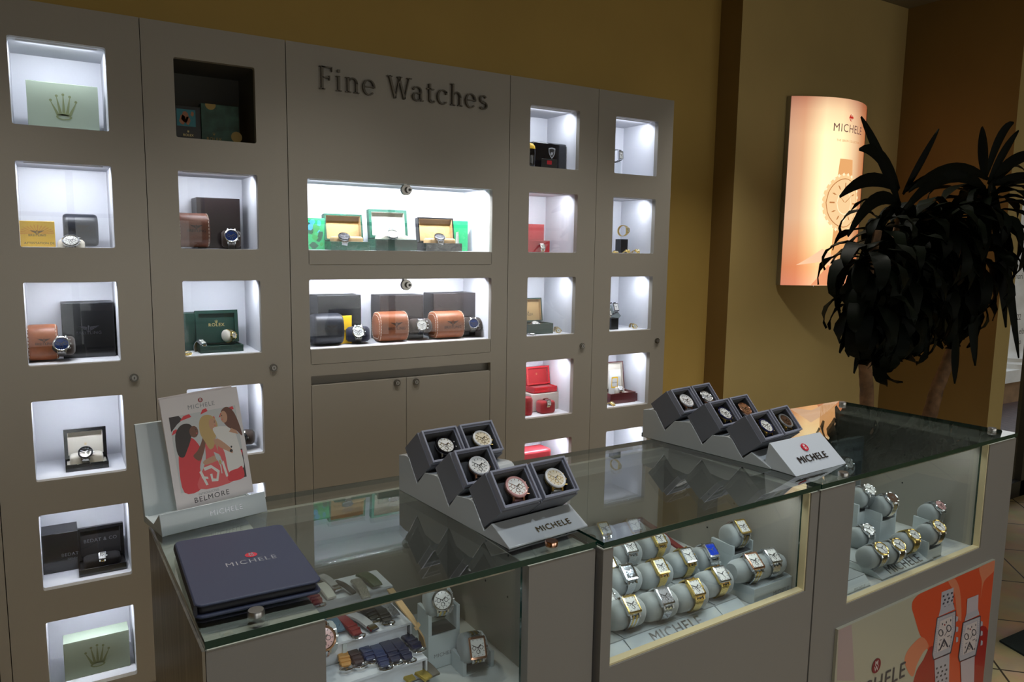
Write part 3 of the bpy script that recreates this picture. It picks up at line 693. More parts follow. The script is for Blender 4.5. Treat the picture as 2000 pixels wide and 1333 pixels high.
for k, zb in ((1, 1.428), (2, 1.083)):
    z0 = RZ[k][0]
    niche(t, hx[0], hx[1], z0, RZ[k][1], True, 6.0 if k == 1 else 3.0)
    MB().box(hx[0]+0.0018, hx[1]-0.0018, CY+0.0005, CY+TH-0.001, zb+0.0012, z0+0.0002).build('flap_panel', LAM, t)
    pane(t, hx[0], hx[1], z0, RZ[k][1], CY+0.008)
    p = at_y(793, 371 if k == 1 else 557, CY-0.01); q = at_y(793, 355 if k == 1 else 543, CY-0.01)
    g = MB(); g.box(q.x-0.006, q.x+0.006, CY-0.006, CY+0.012, p.z+0.012, RZ[k][1]+0.0); g.cyl((p.x+.003, CY-0.010, p.z), 0.019, 0.014, 'y', 24, 1); g.cyl((p.x+.009, CY-0.020, p.z), 0.011, 0.012, 'y', 18, 0)
    g.cyl((p.x+.010, CY-0.0215, p.z), 0.005, 0.002, 'y', 12, 2); g.build('glass_lock', [STEELB, DSTEEL, BLACK], t)
mid = at_y(794, 760, CY).x
for s, (u, v) in enumerate(((hx[0]+.002, mid-.001), (mid+.001, hx[1]-.002))):
    dr = MB().box(u, v, CY+.0005, CY+TH, 0.122, 1.010).build('lower_door', LAM, t, bevel=.001)
    p = at_y(*((775, 748) if s == 0 else (812, 746)), CY+.0005); lock(dr, p.x, p.z, CY+.0005)
# raised serif lettering
def stroke(mb, pts, w, y0, y1):
    for i in range(len(pts)-1):
        a, b = Vector(pts[i]), Vector(pts[i+1]); d = (b-a).normalized(); n = Vector((-d.y, d.x))*w[i]/2; n2 = Vector((-d.y, d.x))*w[i+1]/2
        e = d*min(w[i], w[i+1])*0.12 if len(pts) > 2 else d*0
        q = [a-n-e, b-n2+e, b+n2+e, a+n-e]; mb.prism([tuple(p) for p in q], y0, y1, 'y')
def arc(cx, cy, rx, ry, a0, a1, n, wt, wn):
    P, w = [], []
    for i in range(n+1):
        a = radians(a0+(a1-a0)*i/n); P.append((cx+rx*cos(a), cy+ry*sin(a))); w.append(wn+(wt-wn)*abs(cos(a))**1.5)
    return P, w
def bar(p, q, w, sr=None):
    return ([p, q], [w, w], sr)
def glyph(ch):
    S = []; T, N = .098, .042
    def st(x, y0, y1, f0=True, f1=True, left=False):
        S.append(([(x, y0), (x, y1)], [T, T]))
        if f0: S.append(([(x-.13, y0+.018), (x+.13, y0+.018)], [.036, .036]))
        if f1: S.append(([(x-.13, y1-.018), (x+(.02 if left else .13), y1-.018)], [.036, .036]))
    if ch == 'F':
        st(.17, 0, 1); S.append(([(.15, .972), (.62, .972)], [.055, .055])); S.append(([(.60, 1.0), (.62, .80)], [.05, .025])); S.append(([(.17, .52), (.50, .52)], [.05, .05])); S.append(([(.50, .62), (.50, .42)], [.045, .045])); return S, .68
    if ch == 'i':
        st(.16, 0, .66, left=True); S.append(([(.155, .82), (.155, .94)], [.12, .12])); return S, .34
    if ch in 'nh':
        st(.16, 0, 1.03 if ch == 'h' else .66, left=True); st(.56, 0, .45, f1=False)
        P, w = arc(.37, .42, .19, .22, 150, 0, 9, T, .07); S.append((P, w)); return S, .74
    if ch == 'e':
        P, w = arc(.32, .33, .26, .33, 0, 335-20, 20, T*.95, .05); S.append((P, w)); S.append(([(.08, .36), (.58, .36)], [.045, .045])); return S, .68
    if ch == 'c':
        P, w = arc(.32, .33, .26, .33, 40, 318, 18, T*.95, .05); S.append((P, w)); S.append(([(.50, .60), (.52, .46)], [.10, .07])); return S, .62
    if ch == 'W':
        for a, b, w in (((.05, 1), (.33, 0), T), ((.33, 0), (.58, 1), .05), ((.52, 1), (.80, 0), T), ((.80, 0), (1.05, 1), .05)): S.append(([a, b], [w, w]))
        for x in (.06, .55, 1.05): S.append(([(x-.13, .982), (x+.13, .982)], [.036, .036]))
        return S, 1.10
    if ch == 'a':
        P, w = arc(.26, .46, .20, .19, 160, 0, 9, T*.9, .05); S.append((P, w)); S.append(([(.46, .46), (.46, .06)], [T, T])); S.append(([(.44, .03), (.60, .03)], [.05, .05]))
        P, w = arc(.26, .19, .20, .18, 60, 330, 14, T*.85, .05); S.append((P, w)); S.append(([(.34, .36), (.46, .40)], [.05, .05])); return S, .64
    if ch == 't':
        S.append(([(.20, .88), (.20, .12)], [T, T])); P, w = arc(.33, .14, .13, .12, 185, 330, 7, T, .05); S.append((P, w)); S.append(([(.04, .63), (.42, .63)], [.05, .05])); return S, .48
    if ch == 's':
        P, w = arc(.26, .49, .17, .16, 30, 250, 10, T*.8, .06); S.append((P, w)); P, w = arc(.27, .17, .19, .17, 75, -150, 10, T*.9, .06); S.append((P, w)); S.append(([(.20, .36), (.34, .30)], [.11, .11])); return S, .54
p0 = at_y(621, 175, CY); p1 = at_y(951, 213, CY); cap = at_y(622, 130, CY).z-p0.z
z0 = (at_y(622, 175, CY).z+at_y(940, 213, CY).z)/2
txt = 'Fine Watches'; wd = {c: glyph(c)[1] for c in set(txt) if c != ' '}
tot = sum(wd.get(c, .42) for c in txt); gap = ((p1.x-p0.x)/cap-tot)/(len(txt)-1)
mb = MB(); x = 0
for ch in txt:
    if ch != ' ':
        S, w = glyph(ch)
        for P, ww in S: stroke(mb, [(p0.x+(x+q[0])*cap, z0+q[1]*cap) for q in P], [k*cap for k in ww], CY-0.012, CY-0.001)
        x += w+gap
    else: x += .42+gap
mb.build('raised_lettering', mat('pewter_lettering', (0.14, 0.125, 0.10, 1), 0.35, 0.5), t)
# end panel and low open unit past the near end of the cabinets
o = MB().box(-0.188, -0.1600, CY, WALL_Y, 0, TOP-.002).build('end_panel', LAM); tag(o, 'narrow grey upright end panel beside the cabinet with the crown box', 'panel')
mb = MB(); mb.box(-0.70, -0.66, 2.50, WALL_Y, 0, 1.2); mb.box(-0.66, -0.190, 2.82, WALL_Y, 0, 1.2)
for z in (0.0, 0.42, 0.82, 1.18): mb.box(-0.66, -0.190, 2.56, 2.82, z, z+.02)
tag(mb.build('open_shelf_unit', mat('dark_shelf', (0.05, 0.04, 0.03, 1), .6)), 'low dark open shelf unit past the end panel', 'shelf unit')

# ------------------------------------------------------------------ glass counters
GT = 1.0325; GB = 1.0225; BT = 1.0185      # glass top, glass underside, body top
Q1 = [(0.132, 0.891), (0.7245, 0.903), (0.712, 1.376), (0.1194, 1.3755)]
Q2 = [(0.7307, 0.8925), (1.302, 0.9105), (1.288, 1.349), (0.720, 1.349)]
Q3 = [(1.3035, 0.9095), (2.150, 0.9338), (2.100, 1.4235), (1.268, 1.412)]
def inset(q, a):
    c = [Vector(p) for p in q]; out = []
    for i in range(4):
        p, n, b = c[i], (c[(i+1) % 4]-c[i]).normalized(), (c[i-1]-c[i]).normalized(); out.append(tuple(p+n*a+b*a))
    return out
def local_frame(q):
    """frame with x along the counter front, y going in, origin at the front corner"""
    a, b = Vector(q[0]), Vector(q[1]); e = (b-a).normalized(); n = Vector((-e.y, e.x))
    return Matrix(((e.x, n.x, 0, a.x), (e.y, n.y, 0, a.y), (0, 0, 1, 0), (0, 0, 0, 1))), (b-a).length
def counter(q, label, hx0, hx1, hz0, hz1, floor_z, posts, cl, dep):
    M, L = local_frame(q); t = thing('display_counter', label, 'display counter', M=M, group=None)
    iq = [(v.x, v.y) for v in ((M.inverted() @ Vector((p[0], p[1], 0))) for p in q)]
    fq = inset(iq, 0.004)
    D = min(iq[2][1], iq[3][1])-0.006
    mb = MB(); mb.prism([(0.001, 0.10), (L-0.001, 0.10), (L-0.001, BT), (hx1, BT), (hx1, hz0), (hx0, hz0), (hx0, BT), (0.001, BT)], 0.002, 0.020, 'y')
    mb.build('front_panel', LAMC, t)
    hr = 0.560 if cl == 1 else hx1+0.004
    MB().box(0.001, hx0-0.004, 0.020, D, 0.10, BT-0.001).build('end_block', LAMC, t)
    MB().box(hr, L-0.001-(0.03 if cl == 3 else 0), 0.020, D, 0.10, BT-0.001).build('end_block', LAMC, t)
    # cream top rails under the glass
    MB().box(0.003, hx0, 0.004, D, BT-0.0009, BT+0.0004).build('top_rail', CREAM, t)
    MB().box(hx1, L-0.003, 0.004, D, BT-0.0009, BT+0.0004).build('top_rail', CREAM, t)
    MB().box(hx0-0.004, hr, D-0.02, D, 0.10, BT-0.03).build('back_panel', BODYC, t)
    MB().box(hx0-0.004, hr, D-0.032, D-0.02, BT-0.03, BT).build('back_rail', CREAM, t)
    mb = MB(); mb.box(hx0-0.004, hr, 0.020, D-0.02, floor_z-0.02, floor_z); mb.build('display_floor', SHELF, t)
    for u in (hx0-0.004, hr-0.0005):
        mb = MB(); mb.box(u, u+0.0005, 0.02, D-0.02, floor_z, BT-0.002)
        for py_, pz_ in ((D*.45, .12), (D*.45, .20), (D*.62, .12), (D*.62, .20)): mb.cyl((u-0.0008, py_, BT-pz_+.04), .0022, .0022, 'x', 8, 1)
        mb.build('side_lining', [BODYC, BLACK], t)
    mb = MB(); r = 0.004; e = 0.0003
    mb.box(hx0+e, hx1-e, 0.0045, 0.019, hz0+e, hz0+r); mb.box(hx1-r, hx1-e, 0.0045, 0.019, hz0+r, BT-e) if cl > 1 else None
    mb.build('window_bead', mat('cream_bead', (0.72, 0.62, 0.36, 1), .4), t)
    MB().box(hx0-0.003, hx1+0.003, 0.0205, 0.0245, hz0-0.004, BT-0.002).build('front_glass', GLASSF, t)
    for u in (hx0-0.002, hx1): MB().box(u, u+.002, 0.0202, 0.0252, hz0, BT-0.002).build('gasket', GEDGE, t)
    mb = MB()
    P = fq; n = 4; vs = [(p[0], p[1], GB) for p in iq]+[(p[0], p[1], GT) for p in iq]
    mb.add(vs, [(3, 2, 1, 0), (4, 5, 6, 7)], 0); mb.add(vs, [(0, 1, 5, 4), (3, 0, 4, 7)], 1); mb.add(vs, [(1, 2, 6, 5), (2, 3, 7, 6)], 2)
    mb.build('glass_top', [GLASS, GEDGE, GEDGE2], t)
    for x in (0.03, L-0.03):
        for y in (0.02, D-0.03): MB().cyl((min(max(x, .02), L-.02), y, BT), 0.008, GB-BT, n=12).build('standoff', ACRY, t)
    MB().box(0.02, L-0.02, 0.05, D-0.03, 0.0, 0.10).build('plinth', FRM, t)
    # strip lamp under the front edge of the glass
    LZ = BT-0.012
    mb = MB(); mb.box(hx0+0.01, hx1-0.01, 0.0255, 0.034, LZ, BT-0.003); mb.build('lamp_strip', ALU, t)
    for k in range(2):
        Lp = bpy.data.lights.new('strip_lamp', 'AREA'); Lp.shape = 'RECTANGLE'; Lp.size = (hx1-hx0)*0.45; Lp.size_y = 0.008; Lp.energy = {1: .13, 2: .34, 3: .28}[cl]*0.5; Lp.color = (0.90, 0.97, 1.0)
        qo = bpy.data.objects.new('strip_lamp', Lp); COL.objects.link(qo); qo.parent = t; qo.location = (hx0+(hx1-hx0)*(0.27+0.46*k), 0.032, LZ-0.002); qo.rotation_euler = (radians(38), 0, 0)
    return t, M, L, D
def clip(t, Mi, px, py, under=False, gold=False):
    p = Mi @ at_z(px, py, GT+(0.006 if not under else -0.01))
    if under: return MB().cyl((p.x, p.y, BT+0.0005), 0.012, GB-BT-0.001, n=20).build('glass_fixing', DSTEEL, t)
    mb = MB(Matrix.Translation((p.x, p.y, GT+0.0002))); mb.lathe([(0.0095, 0), (0.0105, 0.001), (0.0105, 0.0075), (0.0095, 0.009)], 24)
    return mb.build('glass_fixing', ROSE if gold else STEELB, t)

c1, M1, L1, D1 = counter(Q1, 'glass-topped grey display counter carrying the dark blue binder', 0.146, 0.463, 0.763, 0.990, 0.74, None, 1, .48)
c2, M2, L2, D2 = counter(Q2, 'glass-topped grey display counter filled with rows of rectangular watches', 0.022, 0.545, 0.812, 0.994, 0.795, None, 2, .45)
c3, M3, L3, D3 = counter(Q3, 'glass-topped grey display counter with a flower poster on its front', 0.120, 0.705, 0.745, 0.994, 0.742, None, 3, .49)
for t, M, lst in ((c1, M1, ((500, 1196, 0, 0), (1077, 1060, 0, 1))), (c2, M2, ((1150, 1048, 1, 0), (1568, 935, 1, 0))), (c3, M3, ((1647, 925, 0, 0), (1646, 787, 0, 0), (1938, 838, 0, 0)))):
    for px, py, u, g in lst: clip(t, M.inverted(), px, py, u, g)
# brushed metal end cladding on the near counter
MB().box(-0.003, 0.0005, 0.004, D1, 0.10, BT).build('metal_cladding', ALU, c1)

# flower poster on the front of the far counter
def poly_px(lst, y, M):  # picture points to a panel's own plane
    Mi = M.inverted(); out = []
    for px, py in lst:
        d = Mi.to_3x3() @ ray(px, py); o = Mi @ Vector((0, 0, CAM_Z)); t = (y-o.y)/d.y; p = o+d*t; out.append((p.x, p.z))
    return out
def rounded(P, n=4):
    out = []; K = len(P)
    for i in range(K):
        a, b, c, d = (Vector(P[(i+k-1) % K]) for k in range(4))
        for j in range(n):
            t = j/n; out.append(tuple(0.5*((2*b)+(c-a)*t+(2*a-5*b+4*c-d)*t*t+(3*b-a-3*c+d)*t*t*t)))
    return out
PX4 = lambda L: [(1600+a/4.71, 1050+b/4.71) for a, b in L]
def poster_pts(L): return poly_px(PX4(L), -0.006, M3)
tl, tr = poster_pts([(178, 868)])[0], poster_pts([(1625, 195)])[0]
pz1 = (tl[1]+tr[1])/2
pt = thing('flower_poster', 'poster of two wristwatches against red petals on the far counter front', 'poster', M=M3.copy())
x0, x1 = tl[0], tr[0]; zb = 0.25
def shear(P):  # lettering and shapes keep to the straight poster outline
    out = []
    for x, z in P:
        u = (x-x0)/(x1-x0); zt = tl[1]+(tr[1]-tl[1])*u
        out.append((min(max(x, x0+.001), x1-.001), min(z-zt+pz1, pz1-.001)))
    return out
mats = [mat('poster_ground', (0.42, 0.40, 0.30, 1), .35, coat=.3), mat('petal_red', (0.60, 0.075, 0.02, 1), .35, coat=.3), mat('petal_coral', (0.62, 0.20, 0.10, 1), .35, coat=.3), mat('petal_deep', (0.33, 0.012, 0.008, 1), .35, coat=.3),
        mat('print_silver', (0.42, 0.40, 0.44, 1), .35, coat=.3), mat('print_dark', (0.05, 0.045, 0.06, 1), .35, coat=.3), mat('print_pale', (0.60, 0.52, 0.50, 1), .35, coat=.3), mat('strap_pale', (0.50, 0.42, 0.45, 1), .35, coat=.3), mat('print_rosy', (0.40, 0.30, 0.29, 1), .35, coat=.3)]
MB().box(x0, x1, -0.005, 0.0018, zb, pz1).build('poster_board', [mats[0]], pt)
mb = MB(); lay = [0]
def shp(P, m):
    lay[0] += 1; P = rounded(P) if m in (1, 2, 3) else P; mb.flat(shear(poster_pts(P)), -0.0052-0.000008*lay[0], 'y', m)
shp([(178, 868), (300, 815), (330, 1333), (165, 1333)], 8)
shp([(885, 560), (1000, 480), (1235, 380), (1300, 345), (1330, 420), (1310, 1500), (1100, 1500), (1000, 1030), (930, 900), (880, 740), (855, 640)], 1)
shp([(1290, 350), (1340, 330), (1500, 260), (1620, 205), (1600, 480), (1560, 1060), (1535, 1230), (1530, 1600), (1310, 1600), (1300, 800)], 1)
shp([(1480, 270), (1620, 205), (1612, 300), (1520, 400), (1490, 560), (1500, 400)], 2)
shp([(1190, 400), (1250, 375), (1300, 500), (1310, 760), (1270, 700), (1250, 520)], 2)
shp([(950, 920), (860, 990), (800, 1080), (790, 1160), (830, 1260), (870, 1280), (900, 1180), (960, 1060), (1010, 1000)], 2)
shp([(880, 1290), (960, 1130), (1040, 1000), (1130, 1150), (1140, 1700), (820, 1700)], 3)
shp([(1440, 900), (1560, 850), (1540, 1220), (1530, 1700), (1400, 1700)], 3)
def watch_print(dx, dz, sc, strap_pale):
    def T(P): return [(1150+(a-1150)*sc+dx, 800+(b-800)*sc+dz) for a, b in P]
    shp(T([(1130, 505), (1240, 460), (1235, 610), (1120, 660)]), 7 if strap_pale else 4)
    if not strap_pale:
        for k in range(4):
            for j in range(3):
                bx, by = 1140+j*38+(k % 2)*12, 535+k*34-j*15; shp(T([(bx, by), (bx+16, by-7), (bx+15, by+12), (bx-1, by+18)]), 5)
    shp(T([(1120, 655), (1235, 605), (1250, 660), (1100, 730)]), 4)
    shp(T([(1085, 740), (1262, 668), (1258, 850), (1215, 1065), (1050, 1130), (1040, 1080)]), 5)
    shp(T([(1092, 745), (1255, 678), (1250, 850), (1208, 1055), (1058, 1120), (1048, 1080)]), 4)
    shp(T([(1118, 770), (1225, 722), (1218, 880), (1200, 1010), (1085, 1062), (1092, 900)]), 6)
    for cx, cy in ((1122, 878), (1195, 835)):
        shp(T([(cx+24*cos(a*pi/6), cy+34*sin(a*pi/6)) for a in range(12)]), 5); shp(T([(cx+16*cos(a*pi/6), cy+25*sin(a*pi/6)) for a in range(12)]), 6)
    for k in range(15):
        bx = 1100+k*10.5; shp(T([(bx, 752-k*4.6), (bx+5, 750-k*4.6), (bx+5, 760-k*4.6), (bx, 762-k*4.6)]), 6)
        by = 775+k*20; shp(T([(1094-k*2.2, by), (1102-k*2.2, by-4), (1102-k*2.2, by+7), (1094-k*2.2, by+11)]), 6); shp(T([(1240-k*2.4, by-62), (1247-k*2.4, by-66), (1247-k*2.4, by-55), (1240-k*2.4, by-51)]), 6)
    for nx, ny in ((1132, 790), (1168, 772), (1208, 752), (1212, 905), (1196, 990), (1100, 1030), (1104, 975)): shp(T([(nx, ny), (nx+7, ny-3), (nx+7, ny+16), (nx, ny+19)]), 5)
    shp(T([(1150, 800), (1158, 796), (1162, 806), (1154, 812)]), 3); shp(T([(1152, 905), (1156, 903), (1190, 845), (1186, 843)]), 5); shp(T([(1152, 905), (1150, 900), (1128, 860), (1126, 864)]), 5)
    shp(T([(1144+13*cos(a*pi/6), 985+20*sin(a*pi/6)) for a in range(12)]), 5); shp(T([(1144+7*cos(a*pi/6), 985+12*sin(a*pi/6)) for a in range(12)]), 6)
    shp(T([(1150, 925), (1178, 975), (1190, 1005), (1178, 1010), (1150, 955), (1118, 1035), (1108, 1035)]), 5)
    shp(T([(1110, 945), (1128, 936), (1128, 941), (1110, 950)]), 5); shp(T([(1180, 910), (1205, 895), (1205, 901), (1180, 916)]), 5)
    for k in range(3):
        y = 720+k*95; shp(T([(1262, y), (1280, y+8), (1278, y+45), (1258, y+55)]), 4)
    shp(T([(1060, 1130), (1200, 1070), (1190, 1500), (1075, 1500)]), 7 if strap_pale else 4)
    if not strap_pale:
        for k in range(8):
            for j in range(3):
                bx, by = 1075+j*38+(k % 2)*12, 1200+k*40-j*15; shp(T([(bx, by), (bx+16, by-7), (bx+15, by+12), (bx-1, by+18)]), 5)
watch_print(0, 0, 1, False); watch_print(232, 35, .93, True)
mb.build('printed_picture', mats, pt)
mb = MB()
c = shear(poster_pts([(525, 1190)]))[0]; r = .0175
roundel(mb, r, face((c[0], -0.0062, c[1]), (1, 0, 0), (0, 0, 1)), 0, 1, 0.0002)
e = shear(poster_pts([(755, 1235)]))[0]; cm = shear(poster_pts([(530, 1335)]))[0]
add_text(mb, 'MICHELE', 0.056, face((cm[0]-.0, -0.0062, e[1]-.002), (1, 0, 0), (0, 0, 1)), 2, spacing=1.12)
mb.build('printed_name', [mat('print_maroon', (0.20, 0.01, 0.02, 1), .4), mats[6], mats[5]], pt)

# ------------------------------------------------------------------ things on the counters
MIC = 'MICHELE'
# dark blue binder
zt = GT+0.0195
p = [at_z(*a, zt) for a in ((326, 1066), (541, 1030), (637.7, 1140.7), (389, 1194))]
c0, ex = (p[2]+p[3])/2, (p[2]-p[3]).normalized(); w = ((p[2]-p[3]).length+(p[1]-p[0]).length)/2; d = ((p[0]-p[3]).length+(p[1]-p[2]).length)/2
ey = Vector((-ex.y, ex.x, 0)); o = (p[0]+p[1]+p[2]+p[3])/4+ey*.012+ex*.004; d -= .004
Mb = Matrix(((ex.x, ey.x, 0, o.x), (ex.y, ey.y, 0, o.y), (0, 0, 1, GT+0.0003), (0, 0, 0, 1)))
t = thing('closed_binder', 'large closed dark blue binder lying on the near counter glass', 'binder', M=Mb)
def sh(x0, x1, y0, y1, r): return rrect(x0, x1, y0, y1, r, 5)
P = [(a if True else 0, b) for a, b in sh(-w/2, w/2, -d/2, d/2, .010)]
MB().prism(P, 0.0155, 0.0195, 'z').build('front_cover', NAVYC, t, bevel=.0018)
MB().prism(P, 0.0, 0.0045, 'z').build('back_cover', NAVYC, t, bevel=.0018)
MB().prism(sh(-w/2+.004, w/2-.006, -d/2+.004, d/2-.004, .006), 0.0047, 0.0153, 'z').build('page_block', NAVYE, t, bevel=.004)
MB().prism([(-w/2-.0005, 0.002), (-w/2-.002, 0.010), (-w/2-.0005, 0.0175), (-w/2+.003, 0.0175), (-w/2+.003, 0.002)], -d/2+.006, d/2-.006, 'y').build('spine', NAVYE, t)
mb = MB(); add_text(mb, MIC, .0155, Matrix.Translation((0.008, -0.010, 0.0198)) @ Matrix.Scale(1.25, 4, (0, 1, 0)), 0, spacing=1.18); mb.build('silver_lettering', SILVI, t)
mb = MB(); roundel(mb, .0085, Matrix.Translation((0.012, 0.012, 0.0197)), 0, 1, .0002); mb.build('red_roundel', [REDI, SILVI], t)

# brochure stand
A, B = at_z(317, 1050, GT), at_z(522.5, 1000, GT); ex = (B-A).normalized(); ey = Vector((-ex.y, ex.x, 0)); W_ = (B-A).length
Ms = Matrix(((ex.x, ey.x, 0, A.x), (ex.y, ey.y, 0, A.y), (0, 0, 1, GT+.0002), (0, 0, 0, 1)))
t = thing('brochure_stand', 'pale grey brochure stand at the corner of the near counter', 'brochure stand', M=Ms)
BD = 0.088; HT = .162; LEAN = .030
def prof(z): return BD-0.012+LEAN*z/HT
P = [(0, 0), (BD, 0), (BD+LEAN, HT), (BD+LEAN-.006, HT), (BD-0.007, .010), (0.016, .008), (0.015, .032), (0.010, .034), (0.0, .002)]
MB().prism(P, 0, W_, 'x').build('stand_body', TRAY, t, bevel=.0008)
for s, x in enumerate((0, W_-.004)): MB().prism([(0, 0), (BD-.002, 0), (BD-.004, .012), (.040, .010), (.013, .032), (.006, .020)], x+.0001, x+.0039, 'x').build('side_cheek', TRAY, t)
mb = MB(); nrm = Vector((0, -.028, .009)).normalized()
add_text(mb, MIC, .0125, face((W_*.60, .0045, .0180), (1, 0, 0), (0, .010, .032)), 0, spacing=1.18, thick=.0005); mb.build('metal_lettering', SILVI, t)
# brochures: corners give the leaning card plane
sl = LEAN/(HT-.010)
def bro(label, x0, x1, h, off, rot, front_art):
    # card leaning on the stand's back, in the stand's frame
    up = Vector((0, sl, 1)).normalized(); n = Vector((0, -1, sl)).normalized()
    bm_ = Ms @ face(Vector((0, BD-.007-.0035, .0112))+n*off, (1, 0, 0), up) @ Matrix.Rotation(rot, 4, 'Z')
    t = thing('brochure', label, 'brochure', M=bm_, group=None)
    MB().box(x0, x1, 0, h, -0.0016, 0.0).build('card', mat('white_card', (0.80, 0.74, 0.72, 1), .45), t)
    return t
b0 = bro('white brochure half hidden behind the picture brochure in the stand', .040, .165, .192, .035, .06, False)
b1 = bro('white brochure with a photo of three laughing women in the stand', .038, .170, .190, .040, .05, True)
W = .132; X0 = .038
mb = MB(); lz = [0.0]
def art(P, m):
    P = rounded(P) if (m in (1, 4, 5, 6, 9, 3, 2) or (m == 7 and len(P) == 9)) and len(P) > 4 else P
    lz[0] += .000012; mb.flat([(X0+a*W, b*.190) for a, b in P], .0002+lz[0], 'z', m)
def blob(cx, cy, rx, ry, m, n=16, rot=0):
    art([(cx+rx*cos(a)*cos(rot)-ry*sin(a)*sin(rot)*.65, cy+(rx*cos(a)*sin(rot)/.65+ry*sin(a)*cos(rot))) for a in [2*pi*i/n for i in range(n)]], m)
AM = [mat('print_sky', (0.62, 0.62, 0.60, 1), .4), mat('print_coral', (0.75, 0.045, 0.055, 1), .4), mat('print_skin', (0.62, 0.33, 0.20, 1), .4), mat('print_brown_skin', (0.20, 0.08, 0.045, 1), .4),
      mat('print_black_hair', (0.03, 0.018, 0.015, 1), .4), mat('print_blond', (0.60, 0.40, 0.15, 1), .4), mat('print_brunette', (0.16, 0.055, 0.03, 1), .4), mat('print_white', (0.82, 0.78, 0.72, 1), .4), mat('print_near_black', (0.04, 0.03, 0.03, 1), .4), mat('print_rose', (0.80, 0.12, 0.12, 1), .4)]  # the near-black print serves eyes and dark ground alike
art([(.08, .155), (.94, .155), (.94, .83), (.08, .83)], 0)
art([(.08, .83), (.08, .70), (.17, .76), (.24, .79), (.20, .83)], 8)
for x, y, s in ((.28, .80, .075), (.52, .825, .05), (.62, .74, .03), (.74, .765, .04), (.87, .80, .045), (.12, .69, .04)): art([(x-s, y-.02), (x+s, y+.0), (x+s*.7, y+.028), (x-s*.3, y+.02)], 1)
art([(.66, .155), (.94, .155), (.94, .42), (.66, .42)], 8)
art([(.82, .30), (.90, .28), (.94, .40), (.88, .44)], 1)
# left figure
art([(.12, .155), (.34, .155), (.36, .34), (.42, .46), (.36, .58), (.28, .62), (.17, .56), (.11, .42)], 1)
art([(.115, .50), (.12, .66), (.20, .74), (.30, .745), (.345, .70), (.30, .60), (.24, .52), (.18, .46)], 4)
blob(.355, .665, .055, .052, 3); art([(.30, .45), (.38, .40), (.47, .52), (.50, .60), (.47, .62), (.42, .55), (.36, .49)], 3)
blob(.505, .535, .03, .012, 7)
# middle figure
art([(.30, .155), (.80, .155), (.72, .34), (.68, .52), (.60, .56), (.48, .55), (.44, .38)], 9)
art([(.44, .74), (.50, .79), (.60, .78), (.66, .72), (.66, .64), (.62, .58), (.58, .50), (.52, .48), (.47, .56), (.43, .64)], 5)
blob(.605, .70, .048, .055, 2); art([(.58, .56), (.64, .56), (.62, .44)], 2); art([(.44, .35), (.62, .37), (.64, .40), (.60, .42), (.42, .39)], 2)
for P in ([(.34, .30), (.40, .17), (.43, .17), (.37, .31)], [(.40, .33), (.50, .34), (.60, .27), (.56, .18), (.48, .19), (.47, .26), (.50, .26), (.50, .215), (.54, .205), (.565, .26), (.50, .31), (.41, .30)], [(.64, .34), (.67, .20), (.70, .20), (.67, .35)], [(.36, .24), (.44, .22), (.44, .24), (.36, .26)]): art(P, 7)
# right figure
art([(.60, .66), (.74, .66), (.86, .62), (.90, .50), (.93, .27), (.86, .24), (.72, .23), (.70, .42), (.64, .56)], 7)
art([(.70, .155), (.90, .155), (.90, .26), (.84, .25), (.72, .235)], 1)
art([(.74, .80), (.82, .83), (.90, .78), (.95, .66), (.97, .54), (.90, .60), (.84, .62), (.78, .66), (.74, .72)], 6)
blob(.765, .745, .045, .055, 2); art([(.80, .60), (.92, .56), (.90, .60), (.84, .63)], 2); art([(.62, .50), (.76, .42), (.80, .40), (.80, .44), (.64, .56)], 2); blob(.79, .425, .02, .014, 4)
art([(.56, .45), (.62, .42), (.66, .34), (.62, .33), (.58, .38)], 0)
for fx, fy, sgn in ((.375, .675, 1), (.625, .71, 1), (.745, .755, -1)):
    art([(fx, fy), (fx+.016*sgn, fy+.002), (fx+.016*sgn, fy+.009), (fx, fy+.008)], 8); art([(fx-.004*sgn, fy+.016), (fx+.02*sgn, fy+.018), (fx+.02*sgn, fy+.022)], 4)
    art([(fx+.004*sgn, fy-.034), (fx+.022*sgn, fy-.030), (fx+.018*sgn, fy-.022), (fx+.002*sgn, fy-.026)], 1); art([(fx+.006*sgn, fy-.029), (fx+.019*sgn, fy-.027), (fx+.016*sgn, fy-.0245)], 7)
blob(.80, .46, .012, .01, 8); art([(.615, .33), (.63, .33), (.628, .24), (.617, .24)], 7); blob(.622, .36, .022, .045, 0); blob(.622, .345, .016, .02, 5)
mb.build('cover_photograph', AM, b1)
mb = MB(); add_text(mb, MIC, .0105, Matrix.Translation((X0+.5*W, .190*.885, .0003)), 0, spacing=1.15); add_text(mb, 'INTRODUCING', .0050, Matrix.Translation((X0+.42*W, .190*.105, .0003)), 0); add_text(mb, 'BELMORE', .0125, Matrix.Translation((X0+.45*W, .190*.060, .0003)), 1, spacing=1.2); mb.build('printed_name', [mat('grey_print', (0.28, 0.28, 0.28, 1), .5), INK], b1)
mb = MB(); roundel(mb, .0040, Matrix.Translation((X0+.5*W, .190*.935, .0003)), 0, 1, .0001); mb.build('red_roundel', [mats[3], WHITE], b1)

